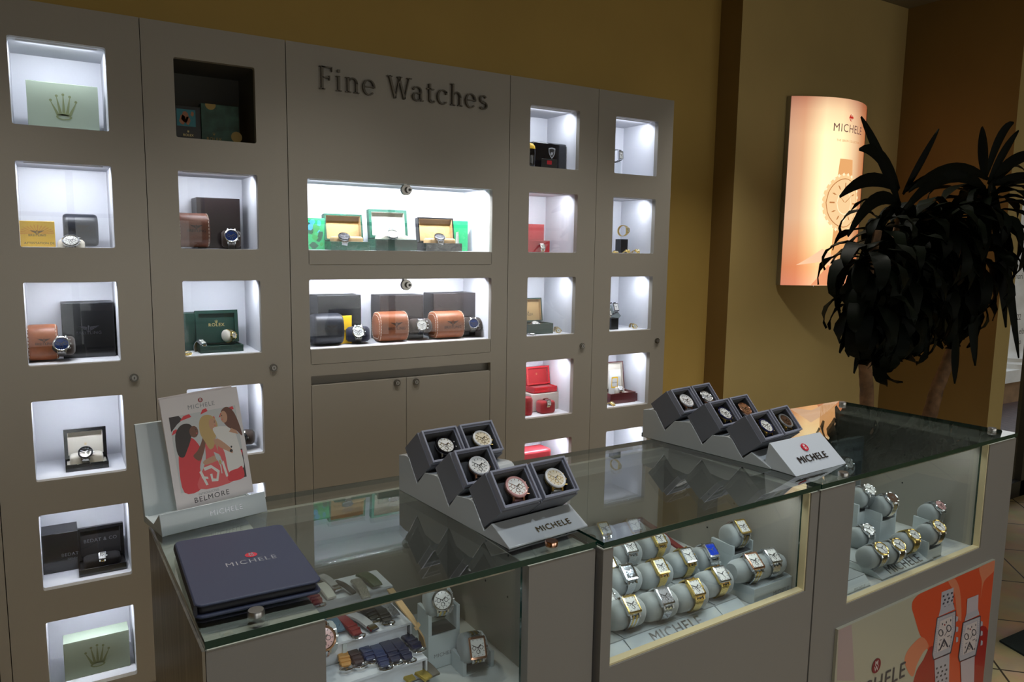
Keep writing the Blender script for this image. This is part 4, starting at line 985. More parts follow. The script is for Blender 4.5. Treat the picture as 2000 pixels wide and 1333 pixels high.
# stepped risers with slate watch boxes
RP = [(0, 0), (0, .003), (.048, .027), (.069, .0085), (.100, .048), (.108, .0495), (.116, .0495), (.150, .045), (.175, .0175), (.207, .059), (.214, .0622), (.222, .0625), (.256, .058), (.284, .0295), (.314, .072), (.320, .0735), (.330, .0735), (.352, .069), (.352, 0)]
def riser(label, A, B, w):
    A, B = Vector(A), Vector(B); ey = (B-A).normalized(); ex = Vector((ey.y, -ey.x))
    M = Matrix(((ex.x, ey.x, 0, A.x), (ex.y, ey.y, 0, A.y), (0, 0, 1, GT+.0003), (0, 0, 0, 1)))
    t = thing('stepped_riser', label, 'display riser', M=M)
    MB().prism(RP[::-1], 0, w, 'x').build('riser_body', mat('pearl_lacquer', (0.50, 0.53, 0.54, 1), .16, coat=.6), t, bevel=.0008)
    MB().box(.003, w-.003, .003, .349, -.0002, .0012).build('foot_pad', STEELB, t)
    mb = MB(); add_text(mb, MIC, .0165, face((w*.62, .0155, .0118), (1, 0, 0), (0, .048, .024)), 0, spacing=1.15, thick=.0006); mb.build('metal_lettering', mat('brass_lettering', (0.42, 0.33, 0.18, 1), .2, 1.0), t)
    return t, M
BW_, BH_, BDp = .0805, .070, .060
EL = radians(50)
def watch_box(label, M, col, row, wlabel, kind, group):
    v = (.069+.0015, .013) if row == 0 else ((.175+.0015, .022) if row == 1 else (.284+.0015, .034))
    b = Vector((0, cos(EL), sin(EL))); n = Vector((0, -sin(EL), cos(EL)))
    o = Vector((col*(BW_+.002)+BW_/2+.001, v[0], v[1]))
    F = Matrix(((1, b.x, n.x, o.x), (0, b.y, n.y, o.y), (0, b.z, n.z, o.z), (0, 0, 0, 1)))
    M2_ = M @ F
    if 'wbox' not in PROTO:
        t = thing('watch_box', label, 'watch box', M=M2_, group=group); w = BW_/2
        mb = MB(); T = .0045
        mb.box(-w, w, 0, BH_, 0, T); mb.box(-w, -w+T, 0, BH_, T, BDp); mb.box(w-T, w, 0, BH_, T, BDp); mb.box(-w+T, w-T, 0, T, T, BDp); mb.box(-w+T, w-T, BH_-T, BH_, T, BDp)
        mb.build('box_body', BOXG, t, bevel=.0006)
        mb = MB(); k = .0035
        a0, a1, b0, b1 = -w+.0025, w-.0025, .0025, BH_-.0025
        for x0, x1, y0, y1 in ((a0, a0+k, b0, b1), (a1-k, a1, b0, b1), (a0+k, a1-k, b0, b0+k), (a0+k, a1-k, b1-k, b1)): mb.box(x0, x1, y0, y1, BDp-.003, BDp+.012)
        i = .0025; a0 += k; a1 -= k; b0 += k; b1 -= k
        mb.build('box_rim', BOXR, t, bevel=.0005)
        mb = MB()
        for x0, x1, y0, y1 in ((a0, a0+i, b0, b1), (a1-i, a1, b0, b1), (a0+i, a1-i, b0, b0+i), (a0+i, a1-i, b1-i, b1)): mb.box(x0, x1, y0, y1, T, BDp+.007)
        mb.build('inner_rim', BOXR, t)
        mb = MB(); mb.box(a0+i, a1-i, b0+i, b1-i, T, T+.002)
        for x0, x1, y0, y1 in ((a0+i, a0+i+.0006, b0+i, b1-i), (a1-i-.0006, a1-i, b0+i, b1-i), (a0+i, a1-i, b0+i, b0+i+.0006), (a0+i, a1-i, b1-i-.0006, b1-i)): mb.box(x0, x1, y0, y1, T, BDp+.005)
        mb.build('lining', CHAR, t)
        cm_ = cushion_mesh(.058, .026, .026, z0=0, k=.86); cm_.v = [(x, y+BH_/2, z+BDp+.0015-.001) for x, y, z in cm_.v]
        cm_.build('pillow', CHAR, t, angle=60)
        bpy.context.view_layer.update(); remember(t); PROTO['wbox'] = t
    else: t = dup(PROTO['wbox'], M2_, label, group)
    Mw = M2_ @ Matrix.Translation((.004, BH_/2-.001, BDp+.0055)) @ Matrix.Rotation(radians(-10), 4, 'X') @ Matrix.Rotation(radians(-12), 4, 'Z')
    watch(wlabel, None, None, kind, M=Mw)
G1 = 'slate watch boxes on the risers'
r1, MR1 = riser('pale grey stepped riser holding five watch boxes', (.584, .943), (.548, 1.309), .166)
r2, MR2 = riser('pale grey stepped riser holding six watch boxes', (1.296, 1.031), (1.242, 1.371), .166)
for col, row, bl, wl, k in ((0, 0, 'holding the pink-bezelled watch, lowest row of the five-box riser', 'pink-bezelled wristwatch with pink strap in a slate box', 'box_pink'),
    (1, 0, 'holding the white strapped watch, lowest row of the five-box riser', 'white-strapped gold wristwatch in the slate box beside the pink watch', 'box_white'),
    (0, 1, 'standing alone in the middle row of the five-box riser', 'rose gold wristwatch with silver dial alone in the middle row of its riser', 'box_rose'),
    (0, 2, 'holding the black-bezelled watch, top row of the five-box riser', 'black-bezelled wristwatch with pale dial in a slate box', 'box_black'),
    (1, 2, 'holding the white watch, top row of the five-box riser', 'white-bezelled wristwatch in the slate box beside the black-bezelled watch', 'box_white')):
    watch_box('slate watch box '+bl, MR1, col, row, wl, k, G1)
for col, row, bl, wl, k in ((0, 0, 'of the lower navy watch, beside the name block', 'navy and gold wristwatch in the slate box behind the triangular name block', 'box_navy'),
    (1, 0, 'holding the brown-dialled watch above the triangular name block', 'grey and gold wristwatch with dark dial in the slate box above the name block', 'box_greygold'),
    (0, 1, 'holding the navy watch in the middle row of the six-box riser', 'navy and gold wristwatch in the middle row of the six-box riser', 'box_navy'),
    (1, 1, 'holding the copper-dialled watch in the middle row', 'steel wristwatch with copper dial in a slate box', 'box_copper'),
    (0, 2, 'holding the white-strapped watch, top row of the six-box riser', 'white-strapped rose gold wristwatch in the top row of the six-box riser', 'box_whiterose'),
    (1, 2, 'holding the rose gold watch, top row of the six-box riser', 'rose gold wristwatch with white dial at the top of the six-box riser', 'box_roseface')):
    watch_box('slate watch box '+bl, MR2, col, row, wl, k, G1)

# triangular name block
A, B = at_z(1555, 932, GT), at_z(1653, 906, GT); ex = (B-A).normalized(); ey = Vector((-ex.y, ex.x, 0)); w = (B-A).length
Mt = Matrix(((ex.x, ey.x, 0, A.x), (ex.y, ey.y, 0, A.y), (0, 0, 1, GT+.0002), (0, 0, 0, 1)))
t = thing('name_block', 'white triangular block with red roundel and raised name on the glass', 'sign block', M=Mt)
PB = [(0, 0), (.068, .0565), (.071, .056), (.080, 0)]
MB().prism(PB[::-1], 0, w, 'x').build('block', mat('white_lacquer', (0.62, 0.66, 0.70, 1), .3, coat=.2), t, bevel=.0008)
up = Vector((0, .068, .0565)).normalized()
Fm = face(Vector((w*.50, 0, 0))+up*.032+Vector((0, -.0006, .0008)), (1, 0, 0), up)
mb = MB(); add_text(mb, MIC, .0235, Fm, 0, spacing=1.12, thick=.0012); mb.build('raised_lettering', mat('bronze_lettering', (0.10, 0.075, 0.065, 1), .25, .8), t)
mb = MB(); roundel(mb, .0098, face(Vector((w*.50, 0, 0))+up*.060+Vector((0, -.0006, .0008)), (1, 0, 0), up), 0, 1, .0015); mb.build('red_roundel', [REDI, WHITE], t)

# ------------------------------------------------------------------ watches inside the counters
def facing(ang, yaw=0.0):  # dial normal leaning toward the shop side by ang above the horizontal
    return Vector((sin(yaw)*cos(ang), -cos(yaw)*cos(ang), sin(ang)))
def set_watch(label, px, py, z, kind, cl, ang=52, yaw=-6, L=.070, grp=None, cush=True, clab=None):
    p = at_z(px, py, z); st = STYLE[kind]; a, b = st.get('loop', (.027, .031))
    M = frame_m(p, facing(radians(ang), radians(yaw)))
    w = watch(label, None, None, kind, grp or {1: 'watches in the near counter', 2: G2, 3: G3}.get(cl, 'watches on box stands'), M=M)
    if cush: cushion(clab or ('pale cushion of the '+label), M.copy(), L, a, b, group='pale watch cushions in the counters')
    return p
G2, G3 = 'rectangular watches on the trays of the middle counter', 'round watches on the tray of the far counter'
PLET = mat('pale_lettering', (0.20, 0.21, 0.22, 1), .5)
# trays: padded top, sloping lacquered lip with the name
def tray(label, M, x0, x1, y0, y1, z, fz, name=None, th=.010, lip=.016, recess=True):
    t = thing('display_tray', label, 'display tray', M=M @ Matrix.Translation((0, 0, fz)))
    h = z-fz
    MB().prism([(y0, .0005), (y0, .003), (y0+lip+.012, h-.001), (y1, h-.001), (y1, .0005)][::-1], x0+.0006, x1-.0006, 'x').build('tray_body', TRAY, t, bevel=.0006)
    MB().box(x0+.0015, x1-.0015, y0+lip+.013, y1-.001, h-.0011, h+.0015).build('padded_top', SUEDE, t, bevel=.0008)
    if name:
        up = Vector((0, lip+.012, h-.004)).normalized(); o = Vector(((x0+x1)/2+name[1], y0, .003))+up*(Vector((0, lip+.012, h-.004)).length*.48)
        mb = MB(); add_text(mb, MIC, name[0], face(o+Vector((0, -.0003, .0004)), (1, 0, 0), up), 0, spacing=1.12, bold=0, thick=.0005); mb.build('lettering', mat('grey_lettering', (0.15, 0.15, 0.15, 1), .3, .5), t)
    return t
i2 = M2.inverted(); i3 = M3.inverted(); i1 = M1.inverted()
def lx(Mi, px, py, z): return (Mi @ at_z(px, py, z))
f2 = .7955; z2 = .812
xa, xb = lx(i2, 1227, 1255, z2).x, lx(i2, 1405, 1189, z2).x
tray('pale tray with the maker name holding three front-row rectangular watches', M2, xa, xb, .028, .33, z2, f2, (.030, .0))
tray('pale tray beside the near post of the middle counter, mostly hidden', M2, .028, xa-.001, .028, .33, z2, f2)
tray('narrow pale tray beside the low white watch block', M2, xb+.001, xb+.068, .028, .33, z2, f2)
zc = z2+.056
for label, px, py, kind in (
  ('steel and gold rectangular watch beside the grey-dialled steel one', 1234, 1181, 'rect_two'),
  ('steel rectangular watch with grey crystal dial', 1299, 1165, 'rect_crystal'),
  ('all-gold rectangular watch in the front row above the tray name', 1360, 1148, 'rect_gold'),
  ('gold rectangular watch on the narrow tray beside the low block', 1410, 1122, 'rect_gold2'),
  ('steel rectangular watch with black dial in the second tray row', 1229, 1118, 'rect_black'),
  ('gold rectangular watch beside the black-dialled steel one', 1291, 1106, 'rect_gold'),
  ('gold rectangular watch with a white tag, beside the blue-dialled watch', 1345, 1085, 'rect_gold2'),
  ('steel rectangular watch behind the black-dialled one', 1231, 1067, 'rect_steel'),
  ('gold rectangular watch in the third row near the red strap', 1288, 1051, 'rect_gold'),
  ('gold watch in the rear row by the red strap end', 1240, 1026, 'rect_gold2'),
  ('steel and gold watch in the rear row beside the riser foot', 1181, 1033, 'rect_two'),
  ('steel and gold watch behind the post in the second row', 1190, 1098, 'rect_two'),
  ('steel watch behind the post in the front row', 1186, 1163, 'rect_steel')):
    set_watch(label, px, py, zc, kind, 2, grp=None)
# pedestal box under the blue-dialled watch
def box_stand(label, M, x, y, fz, w, d, h, slot=.02, name=None, kind='watch_stand'):
    t = thing(kind, label, 'watch stand', M=M @ Matrix.Translation((x, y, fz+.0005)), group='pale box stands in the counters')
    mb = MB(); q = .007
    mb.box(-w/2, w/2, -d/2, d/2, 0, h-slot); mb.box(-w/2, -w/2+q, -d/2, d/2, h-slot, h); mb.box(w/2-q, w/2, -d/2, d/2, h-slot, h)
    mb.build('stand_body', TRAY, t, bevel=.0006)
    MB().box(-w/2+q, w/2-q, -d/2+.003, d/2-.003, h-slot, h-slot+.002).build('slot_lining', CHAR, t)
    if name:
        mb = MB(); add_text(mb, MIC, name, face((0, -d/2-.0004, h*.22), (1, 0, 0), (0, 0, 1)), 0, spacing=1.1); mb.build('lettering', mat('pale_lettering', (0.20, 0.21, 0.22, 1), .5), t)
    return t
def on_stand(slabel, wlabel, px, py, z, kind, M, fz, wst=.066, dst=.045, drop=.052, slot=.022, ang=52, yaw=-6, name=None, L=.050):
    p = set_watch(wlabel, px, py, z, kind, 0, ang, yaw, L=L)
    q = M.inverted() @ p
    a, b = STYLE[kind].get('loop', (.027, .031))
    n = facing(radians(ang), radians(yaw)); c = p-n*(.006+b)+Vector((.007, .011, 0)); ql = M.inverted() @ c
    h = c.z-fz-.012
    return box_stand(slabel, M, ql.x, ql.y, fz, wst, dst, h, slot, name)
f2b = f2
on_stand('pale box stand under the blue-dialled rectangular watch', 'steel rectangular watch with bright blue dial on a box stand', 1390, 1075, .876, 'rect_blue', M2, f2b, wst=.070)
on_stand('tall pale box stand by the back of the middle counter', 'steel and gold rectangular watch on the tall box stand', 1451, 1029, .913, 'rect_two', M2, f2b, wst=.070, dst=.06)
# low wide block with one long cushion and two watches
bl, br_ = lx(i2, 1473, 1185, f2), lx(i2, 1560, 1150, f2)
w = (br_-bl).x; cxm = (bl.x+br_.x)/2; y0 = (bl.y+br_.y)/2
t = thing('watch_block', 'low pale block with the maker name carrying two steel watches', 'watch stand', M=M2 @ Matrix.Translation((cxm, y0, f2+.0005)))
MB().box(-w/2, w/2, 0, .085, 0, .034).build('block', TRAY, t, bevel=.0006)
MB().box(-w/2+.008, w/2-.008, .006, .079, .034, .0355).build('padded_top', SUEDE, t)
mb = MB(); add_text(mb, MIC, .012, face((w*.08, -.0004, .010), (1, 0, 0), (0, 0, 1)), 0, spacing=1.1); mb.build('lettering', _MC['pale_lettering'], t)
pA, pB = at_z(1474, 1096, .882), at_z(1510, 1086, .882)
n = facing(radians(55), radians(-8))
for p, l, k in ((pA, 'steel watch with long gold-rimmed face on the low wide block', 'rect_two2'), (pB, 'steel rectangular watch at the far end of the low wide block', 'rect_steel')): watch(l, p, n, k)
Mc = frame_m((pA+pB)/2, n)
cushion('long pale cushion carrying two watches on the low wide block', Mc, (pB-pA).length+.075, .025, .029)
# folded red strap and its box
t = thing('watch_strap', 'red leather strap lying along the back of the middle counter', 'watch strap', (0, 0, 0))
P = [at_z(*a, z) for a, z in (((1249, 1012), .85), ((1262, 1022), .852), ((1290, 1040), .85), ((1310, 1058), .848), ((1330, 1072), .845))]
def ribbon(mb, pts, w, th, side=None, m=0):
    rings = []; K = len(pts)
    for i in range(K):
        a, b = Vector(pts[max(0, i-1)]), Vector(pts[min(K-1, i+1)]); d = (b-a).normalized(); s = d.cross(Vector((0, 0, 1))).normalized() if side is None else side
        n = s.cross(d).normalized(); p = Vector(pts[i]); ww = w[i] if isinstance(w, (list, tuple)) else w
        rings.append([tuple(p-s*ww/2-n*th/2), tuple(p+s*ww/2-n*th/2), tuple(p+s*ww/2*.85+n*th/2), tuple(p-s*ww/2*.85+n*th/2)])
    mb.loft(rings, m)
RLE = mat('dark_red_leather', (0.17, 0.008, 0.012, 1), .35, coat=.3, bump=.3, bscale=700)
mb = MB(); ribbon(mb, P, .016, .004); mb.build('strap_half', RLE, t)
mb = MB(); q = P[0]; mb.tube([q+Vector((.009*cos(a), .007*sin(a), 0)) for a in [2*pi*i/10 for i in range(10)]], .0014, 6, closed=True); mb.build('buckle', STEEL, t)
for i, (px, py, z) in enumerate(((1222, 1012, .842), (1190, 1000, .838))): pass
o = MB(M2 @ Matrix.Translation((0, 0, f2+.0005))).box(.165, .300, .345, .420, 0, .045).build('white_carton', WHITE, None, bevel=.001); tag(o, 'small white carton at the back of the middle counter', 'carton')

# far counter
f3 = .7425; z3 = .760; zc3 = z3+.054
xa, xb = lx(i3, 1729, 1123, z3).x, lx(i3, 1827, 1082, z3).x
tray('pale tray with the maker name in the far counter holding round watches', M3, xa, xb, .030, .235, z3, f3, (.034, .0))
x0 = .128
t = tray('small empty pale tray beside the post of the far counter', M3, x0, lx(i3, 1719, 1135, f3+.02).x, .030, .150, .764, f3, None, lip=.002)
mb = MB(); add_text(mb, MIC, .010, face(((x0+lx(i3, 1719, 1135, f3+.02).x)/2+.02, .0295, .006), (1, 0, 0), (0, 0, 1)), 0, spacing=1.1); mb.build('lettering', _MC['pale_lettering'], t)
for label, px, py, kind in (
  ('two-tone round watch nearest the empty tray', 1722, 1072, 'round_goldbez'),
  ('two-tone round watch in the middle of the front tray row', 1756, 1064, 'round_goldbez'),
  ('gold round watch ending the front row of the far tray', 1786, 1045, 'round_gold'),
  ('steel round watch behind the post of the far counter', 1697, 1034, 'round_steel'),
  ('gold round watch in the second row of the far tray', 1725, 1018, 'round_gold')):
    set_watch(label, px, py, zc3, kind, 3, L=.060)
on_stand('pale box stand at the front of the far counter beside the tray', 'gold-bezelled round watch with white dial on the front box stand', 1835, 1028, .832, 'round_goldbez', M3, f3, wst=.068)
on_stand('pale box stand behind the gold-bezelled watch', 'steel round watch with pink dial on the rear box stand', 1837, 988, .842, 'round_pink', M3, f3, wst=.068)
on_stand('pale box stand under the brown-dialled watch', 'round watch with dark brown dial on a box stand', 1743, 973, .885, 'round_brown', M3, f3, wst=.070)
on_stand('pale box stand by the post under a steel round watch', 'steel round watch on the stand by the post', 1699, 956, .900, 'round_steel', M3, f3, wst=.075, drop=.06)
# framed name display standing in the far counter
P0, P1 = at_y(1640, 860, 1.27), at_y(1699, 855, 1.27)
zt = (at_y(1640, 860, 1.27).z+P1.z)/2; zt = min(zt, 1.005)
t = thing('framed_display', 'grey upright frame with the maker name and a steel watch before it', 'framed display', (P0.x-.02, 1.27, f3+.0005))
W_ = P1.x-P0.x+.02; H_ = zt-f3
mb = MB(); frame_cell(mb, 0, W_, 0, H_, (W_*.22, W_*.80, .04, H_*.68), 0, .016, r=.001); mb.build('frame', mat('mid_grey_lacquer', (0.28, 0.33, 0.34, 1), .35), t)
MB().box(W_*.22, W_*.80, .010, .012, .04, H_*.68).build('mirror_panel', CHROME, t)
mb = MB(); add_text(mb, MIC, .017, face((W_*.50, -.0006, H_*.85), (1, 0, 0), (0, 0, 1)), 0, spacing=1.15, bold=0); mb.build('lettering', INK, t)
set_watch('steel watch in front of the grey upright frame', 1658, 905, .952, 'round_steel', 3, ang=35)
box_stand('pale box stand in front of the grey upright frame', M3, lx(i3, 1658, 905, .952).x, lx(i3, 1658, 905, .952).y+.03, f3, .07, .06, .165, .02)
# peg holes in the end linings
# near counter -------------------------------------------------------
f1 = .7405
on_stand('tall pale box stand with the maker name in the near counter', 'round steel and gold watch in the near counter', 864, 1173, .880, 'round_two', M1, f1, wst=.064, slot=.046, name=.010, ang=28, yaw=-12, L=.048)
on_stand('pale box stand in the near counter below the round watch', 'square steel and rose gold watch on a pale stand', 933, 1266, .800, 'rect_two2', M1, f1, wst=.064, slot=.046, ang=28, yaw=-12, L=.048)
on_stand('pale box stand beside the post of the near counter', 'rose gold round watch half hidden behind the near post', 632, 1248, .880, 'round_rose_band', M1, f1, wst=.064, slot=.046, ang=30, yaw=-10, L=.048)
# stepped strap display
t = thing('strap_stand', 'white stepped stand covered in watch straps', 'display riser', M=M1)
def l1(px, py, z): return i1 @ at_z(px, py, z)
ST = [(.785, 980), (.820, 0), (.855, 0), (.890, 0)]
e2, e1, e0 = l1(844, 1282, .820), l1(797, 1218, .855), l1(752, 1147, .890)
xr = e1.x+.004; yl = [e2.y-.075, e2.y, e1.y, e0.y, e0.y+.075]; zs_ = [.785, .820, .855, .890]; xl = xr-.245
mb = MB()
for k in range(4):
    mb.box(xl, xr, yl[k], yl[k+1]-.0003, zs_[k]-.004, zs_[k]); mb.box(xl+.004, xr-.004, yl[k]+.004, yl[k]+.007, f1, zs_[k]-.004)
mb.prism([(yl[0], f1), (yl[0], .784)]+[p for k in range(1, 4) for p in ((yl[k], zs_[k-1]-.002), (yl[k], zs_[k]-.001))]+[(yl[4], .889), (yl[4], f1)], xr, xr+.003, 'x')
mb.build('steps', mat('white_acrylic', (0.62, 0.64, 0.68, 1), .3), t)
GLB = mat('blue_glitter', (0.08, 0.14, 0.20, 1), .35, .3, noise=.9, nscale=900); GLS = mat('silver_glitter', (0.35, 0.33, 0.29, 1), .3, .5, noise=.9, nscale=900); GLK = mat('grey_glitter', (0.22, 0.23, 0.25, 1), .35, .4, noise=.9, nscale=900)
SM = dict(red=RLE, black=BLACK, navy=mat('navy_leather', (0.006, 0.010, 0.045, 1), .35, coat=.3, bump=.3, bscale=600), blue=mat('blue_croc_leather', (0.004, 0.018, 0.085, 1), .28, coat=.4, bump=.6, bscale=500),
   orange=mat('orange_leather', (0.50, 0.24, 0.06, 1), .5), plum=mat('plum_leather', (0.035, 0.018, 0.022, 1), .45), green=mat('olive_green_leather', (0.03, 0.06, 0.02, 1), .4), white=mat('white_leather', (0.60, 0.58, 0.53, 1), .45),
   silver=mat('silver_leather', (0.42, 0.42, 0.43, 1), .35, .3), gold=mat('gold_foil_leather', (0.45, 0.33, 0.07, 1), .3, .7, bump=.5, bscale=500), glb=GLB, gls=GLS, glk=GLK, pewter=mat('pewter_leather', (0.12, 0.11, 0.095, 1), .4, .3, bump=.5, bscale=600))
SS = lambda a, b: (590+a/5.722, 1100+b/5.722)
def strap(label, a, b, row, m, w=.0175, end='buckle'):
    """strap lying from back point a to front end b (picture points on its step)"""
    z = zs_[row]+.0035; A, B = at_z(*SS(*a), z+.004), at_z(*SS(*b), z+.002)
    d = (B-A); d.z = 0; L = d.length; d.normalize(); s = Vector((-d.y, d.x, 0))
    L = min(max(L, .062), .105); A = B-d*L; A.z = z+.004; B.z = z
    t = thing('watch_strap', label, 'watch strap', M=Matrix.Translation(B), group='straps on the stepped stand')
    pts = [Vector((0, 0, .001))-d*(L*k/7)+Vector((0, 0, .004*sin(pi*k/7)+.003)) for k in range(8)]
    mb = MB(); ribbon(mb, pts, [w*.95]+[w*(1+.03*k) for k in range(1, 8)], .0042)
    for k in (1, 2):
        c = pts[k]; ribbon(mb, [c-d*.0022+Vector((0, 0, .0012)), c+d*.0022+Vector((0, 0, .0012))], w*1.14, .0058) if end == 'buckle' else None
    mb.build('strap_half', SM[m], t, bevel=.0006)
    if end == 'buckle':
        mb = MB(); r = w*.62; c = d*.004+Vector((0, 0, .003))
        mb.tube([c+s*r*cos(q)+d*(.0065*sin(q)) for q in [2*pi*i/14 for i in range(14)]], .0016, 8, closed=True); mb.tube([c, c+d*.0062+Vector((0, 0, .001))], .0009, 6); mb.build('buckle', CHROME, t)
    elif end == 'clasp':
        mb = MB(); ribbon(mb, [Vector((0, 0, .0045))-d*.02, Vector((0, 0, .006)), Vector((0, 0, .0035))+d*.010], w*.95, .003); mb.build('folding_clasp', CHROME, t)
    return t
for row in ((  # label, back, front, step, colour
  ('red leather strap on the third step, crossing the glitter straps', (400, 590), (625, 815), 2, 'red', .0175, 'buckle'),
  ('silver grey strap with folding clasp beside the red strap', (560, 590), (780, 735), 2, 'silver', .0175, 'clasp'),
  ('thick black strap beside the silver clasp', (690, 520), (815, 640), 2, 'black', .018, 'buckle'),
  ('black strap next to the grey glitter strap', (850, 500), (955, 670), 2, 'black', .018, 'buckle'),
  ('grey glitter strap at the outer end of the third step', (900, 470), (1050, 600), 2, 'glk', .018, 'tip'),
  ('long blue glitter strap at the inner end of the third step', (230, 640), (350, 865), 2, 'glb', .017, 'tip'),
  ('short blue glitter strap beside the long one', (290, 610), (435, 775), 2, 'glb', .018, 'tip'),
  ('orange leather strap at the inner end of the second step', (425, 960), (495, 1170), 1, 'orange', .0175, 'buckle'),
  ('plum leather strap beside the orange strap', (480, 900), (645, 1140), 1, 'plum', .0175, 'buckle'),
  ('bright blue crocodile strap on the second step', (640, 900), (770, 1100), 1, 'blue', .0175, 'buckle'),
  ('shiny navy crocodile strap in the middle of the second step', (790, 900), (930, 1170), 1, 'blue', .0175, 'buckle'),
  ('plain navy leather strap on the second step', (870, 840), (1055, 1110), 1, 'navy', .019, 'buckle'),
  ('navy black strap with a white tag string', (990, 830), (1195, 1090), 1, 'navy', .0175, 'buckle'),
  ('dark indigo strap at the outer end of the second step', (1080, 760), (1300, 970), 1, 'navy', .0185, 'buckle'),
  ('red strap on the top step under the binder corner', (115, 380), (185, 470), 3, 'red', .0175, 'buckle'),
  ('white leather strap on the top step', (240, 290), (335, 405), 3, 'white', .0175, 'tip'),
  ('narrow black strap edge-on across the top step', (400, 230), (585, 352), 3, 'black', .009, 'tip'),
  ('pale strap with clasp near the back of the top step', (260, 190), (380, 290), 3, 'silver', .015, 'clasp'),
  ('champagne glitter strap hanging over the top step', (600, 190), (720, 405), 3, 'gls', .0175, 'tip'),
  ('olive green leather strap at the outer end of the top step', (700, 150), (850, 265), 3, 'green', .020, 'tip'),
  ('dull gold foil strap on the lowest step', (1060, 1190), (1230, 1330), 0, 'gold', .0175, 'tip'),
  ('bright gold foil strap on the lowest step', (1200, 1180), (1420, 1310), 0, 'gold', .0185, 'tip'),
  ('pewter textured strap at the outer end of the lowest step', (1330, 1130), (1500, 1270), 0, 'pewter', .0175, 'tip'),
  ('white strap with silver clasp on the lowest step', (800, 1280), (930, 1390), 0, 'white', .019, 'clasp'))):
    strap(*row[:6], end=row[6]) if False else strap(row[0], row[1], row[2], row[3], row[4], row[5], row[6])
# long tan double strap hanging down beside the steps
t = thing('watch_strap', 'long tan double-wrap strap draped beside the stepped stand', 'watch strap')
T1 = lambda a, b, z: at_z(*SS(a, b), z)
P = [T1(985, 295, .894), T1(1060, 400, .892), T1(1140, 510, .887), T1(1220, 610, .875), T1(1290, 710, .86), T1(1335, 820, .84), T1(1350, 930, .82)]
mb = MB(); ribbon(mb, P, .013, .003); mb.build('strap_half', mat('tan_leather', (0.50, 0.33, 0.16, 1), .5), t, bevel=.0005)
mb = MB(); ribbon(mb, [P[4]+(P[3]-P[4])*.2, P[4]-(P[3]-P[4])*.15], .016, .005); mb.build('keeper', _MC['tan_leather'], t)

# ------------------------------------------------------------------ contents of the wall niches
def zf(row): return RZ[row][0]+0.0006
def XY(px0, px1, py, yf, row):
    a, b = at_y(px0, py, yf), at_y(px1, py, yf); return a.x, b.x, (a.z+b.z)/2
def carton(name, label, cat, px0, px1, py, row, yf, dep, m, art=None, group=None, bevel=.0012, top=None, x_off=0, z0=None):
    """upright box whose front spans px0..px1 with its top edge at py"""
    a, b, zt = XY(px0, px1, py, yf, row); z0 = zf(row) if z0 is None else z0; h = zt-z0
    if art is None and top is None:
        o = MB(Matrix.Translation(((a+b)/2, yf, z0))).box(-(b-a)/2, (b-a)/2, 0, dep, 0, h).build(name, m, None, bevel=bevel); return tag(o, label, cat, group)
    t = thing(name, label, cat, ((a+b)/2, yf, z0), group=group)
    MB().box(-(b-a)/2, (b-a)/2, 0, dep, 0, h).build('box_body', m, t, bevel=bevel)
    if top: MB().box(-(b-a)/2-.0005, (b-a)/2+.0005, -.0005, dep+.0005, h*top, h+.0006).build('lid', m, t, bevel=bevel)
    if art: art(t, b-a, h)
    return t
def crown_art(m, s=.34, cz=.45, words_=None, wm=None):
    def f(t, w, h):
        mb = MB(); crown(mb, w*s, front((0, -.0007, h*cz)), 0); mb.build('crown_mark', m, t)
        if words_: mb = MB(); add_text(mb, words_, w*.11, front((0, -.0007, h*cz-w*.2)), 0, spacing=1.1); mb.build('lettering', wm or m, t)
    return f
def wing_art(m, word, s=.34, cz=.5, extra=None):
    def f(t, w, h):
        mb = MB(); wings(mb, w*s, front((0, -.0008, h*cz+w*.05)), 0)
        if word: add_text(mb, word, w*.095, front((0, -.0008, h*cz-w*.06)), 0, spacing=1.1)
        if extra: add_text(mb, extra, w*.10, front((w*.05, -.0008, h*.14)), 0, spacing=1.05)
        mb.build('printed_mark', m, t)
    return f
def barrel(label, px0, px1, py, row, yf, m, dep=.095, word='BREITLING', stitch=True, markm=EMB, group=None):
    a, b, zt = XY(px0, px1, py, yf+.02, row); z0 = zf(row); h = zt-z0; w = b-a
    t = thing('round_travel_case', label, 'leather case', ((a+b)/2, yf, z0), group=group)
    def ring(x, s=1.0):
        out = []
        for i in range(32):
            q = 2*pi*i/32; c, sn = cos(q), sin(q); r = (abs(c)**2.7+abs(sn)**2.7)**(-1/2.7)
            yy, zz = dep/2+dep/2*s*r*c, h/2+h/2*s*r*sn; zz = max(zz, h/2-h/2*s*.93)
            out.append((x, yy, zz))
        return out
    MB().loft([ring(-w/2, .82), ring(-w/2+.002, .93), ring(-w/2+.007, .985), ring(-w/2+.010, 1), ring(w/2-.010, 1), ring(w/2-.007, .985), ring(w/2-.002, .93), ring(w/2, .82)]).build('case_body', m, t, angle=50)
    if stitch:
        for x, s in ((-w/2+.004, .975), (w/2-.005, .985), (-w/2-.0002, .80)):
            mb = MB(); R_ = ring(x, s)
            for i in range(0, 32): 
                p, q = Vector(R_[i]), Vector(R_[(i+1) % 32]); mb.tube([p+(q-p)*.12, p+(q-p)*.80], .0009, 5)
            mb.build('stitching', STITCH, t)
    mb = MB(); wings(mb, w*.42, front((w*.05, -.0007, h*.62)), 0)
    if word: add_text(mb, word, w*.125, front((w*.05, -.0007, h*.62-w*.15)), 0, spacing=1.0)
    mb.build('pressed_mark', markm, t)
    return t
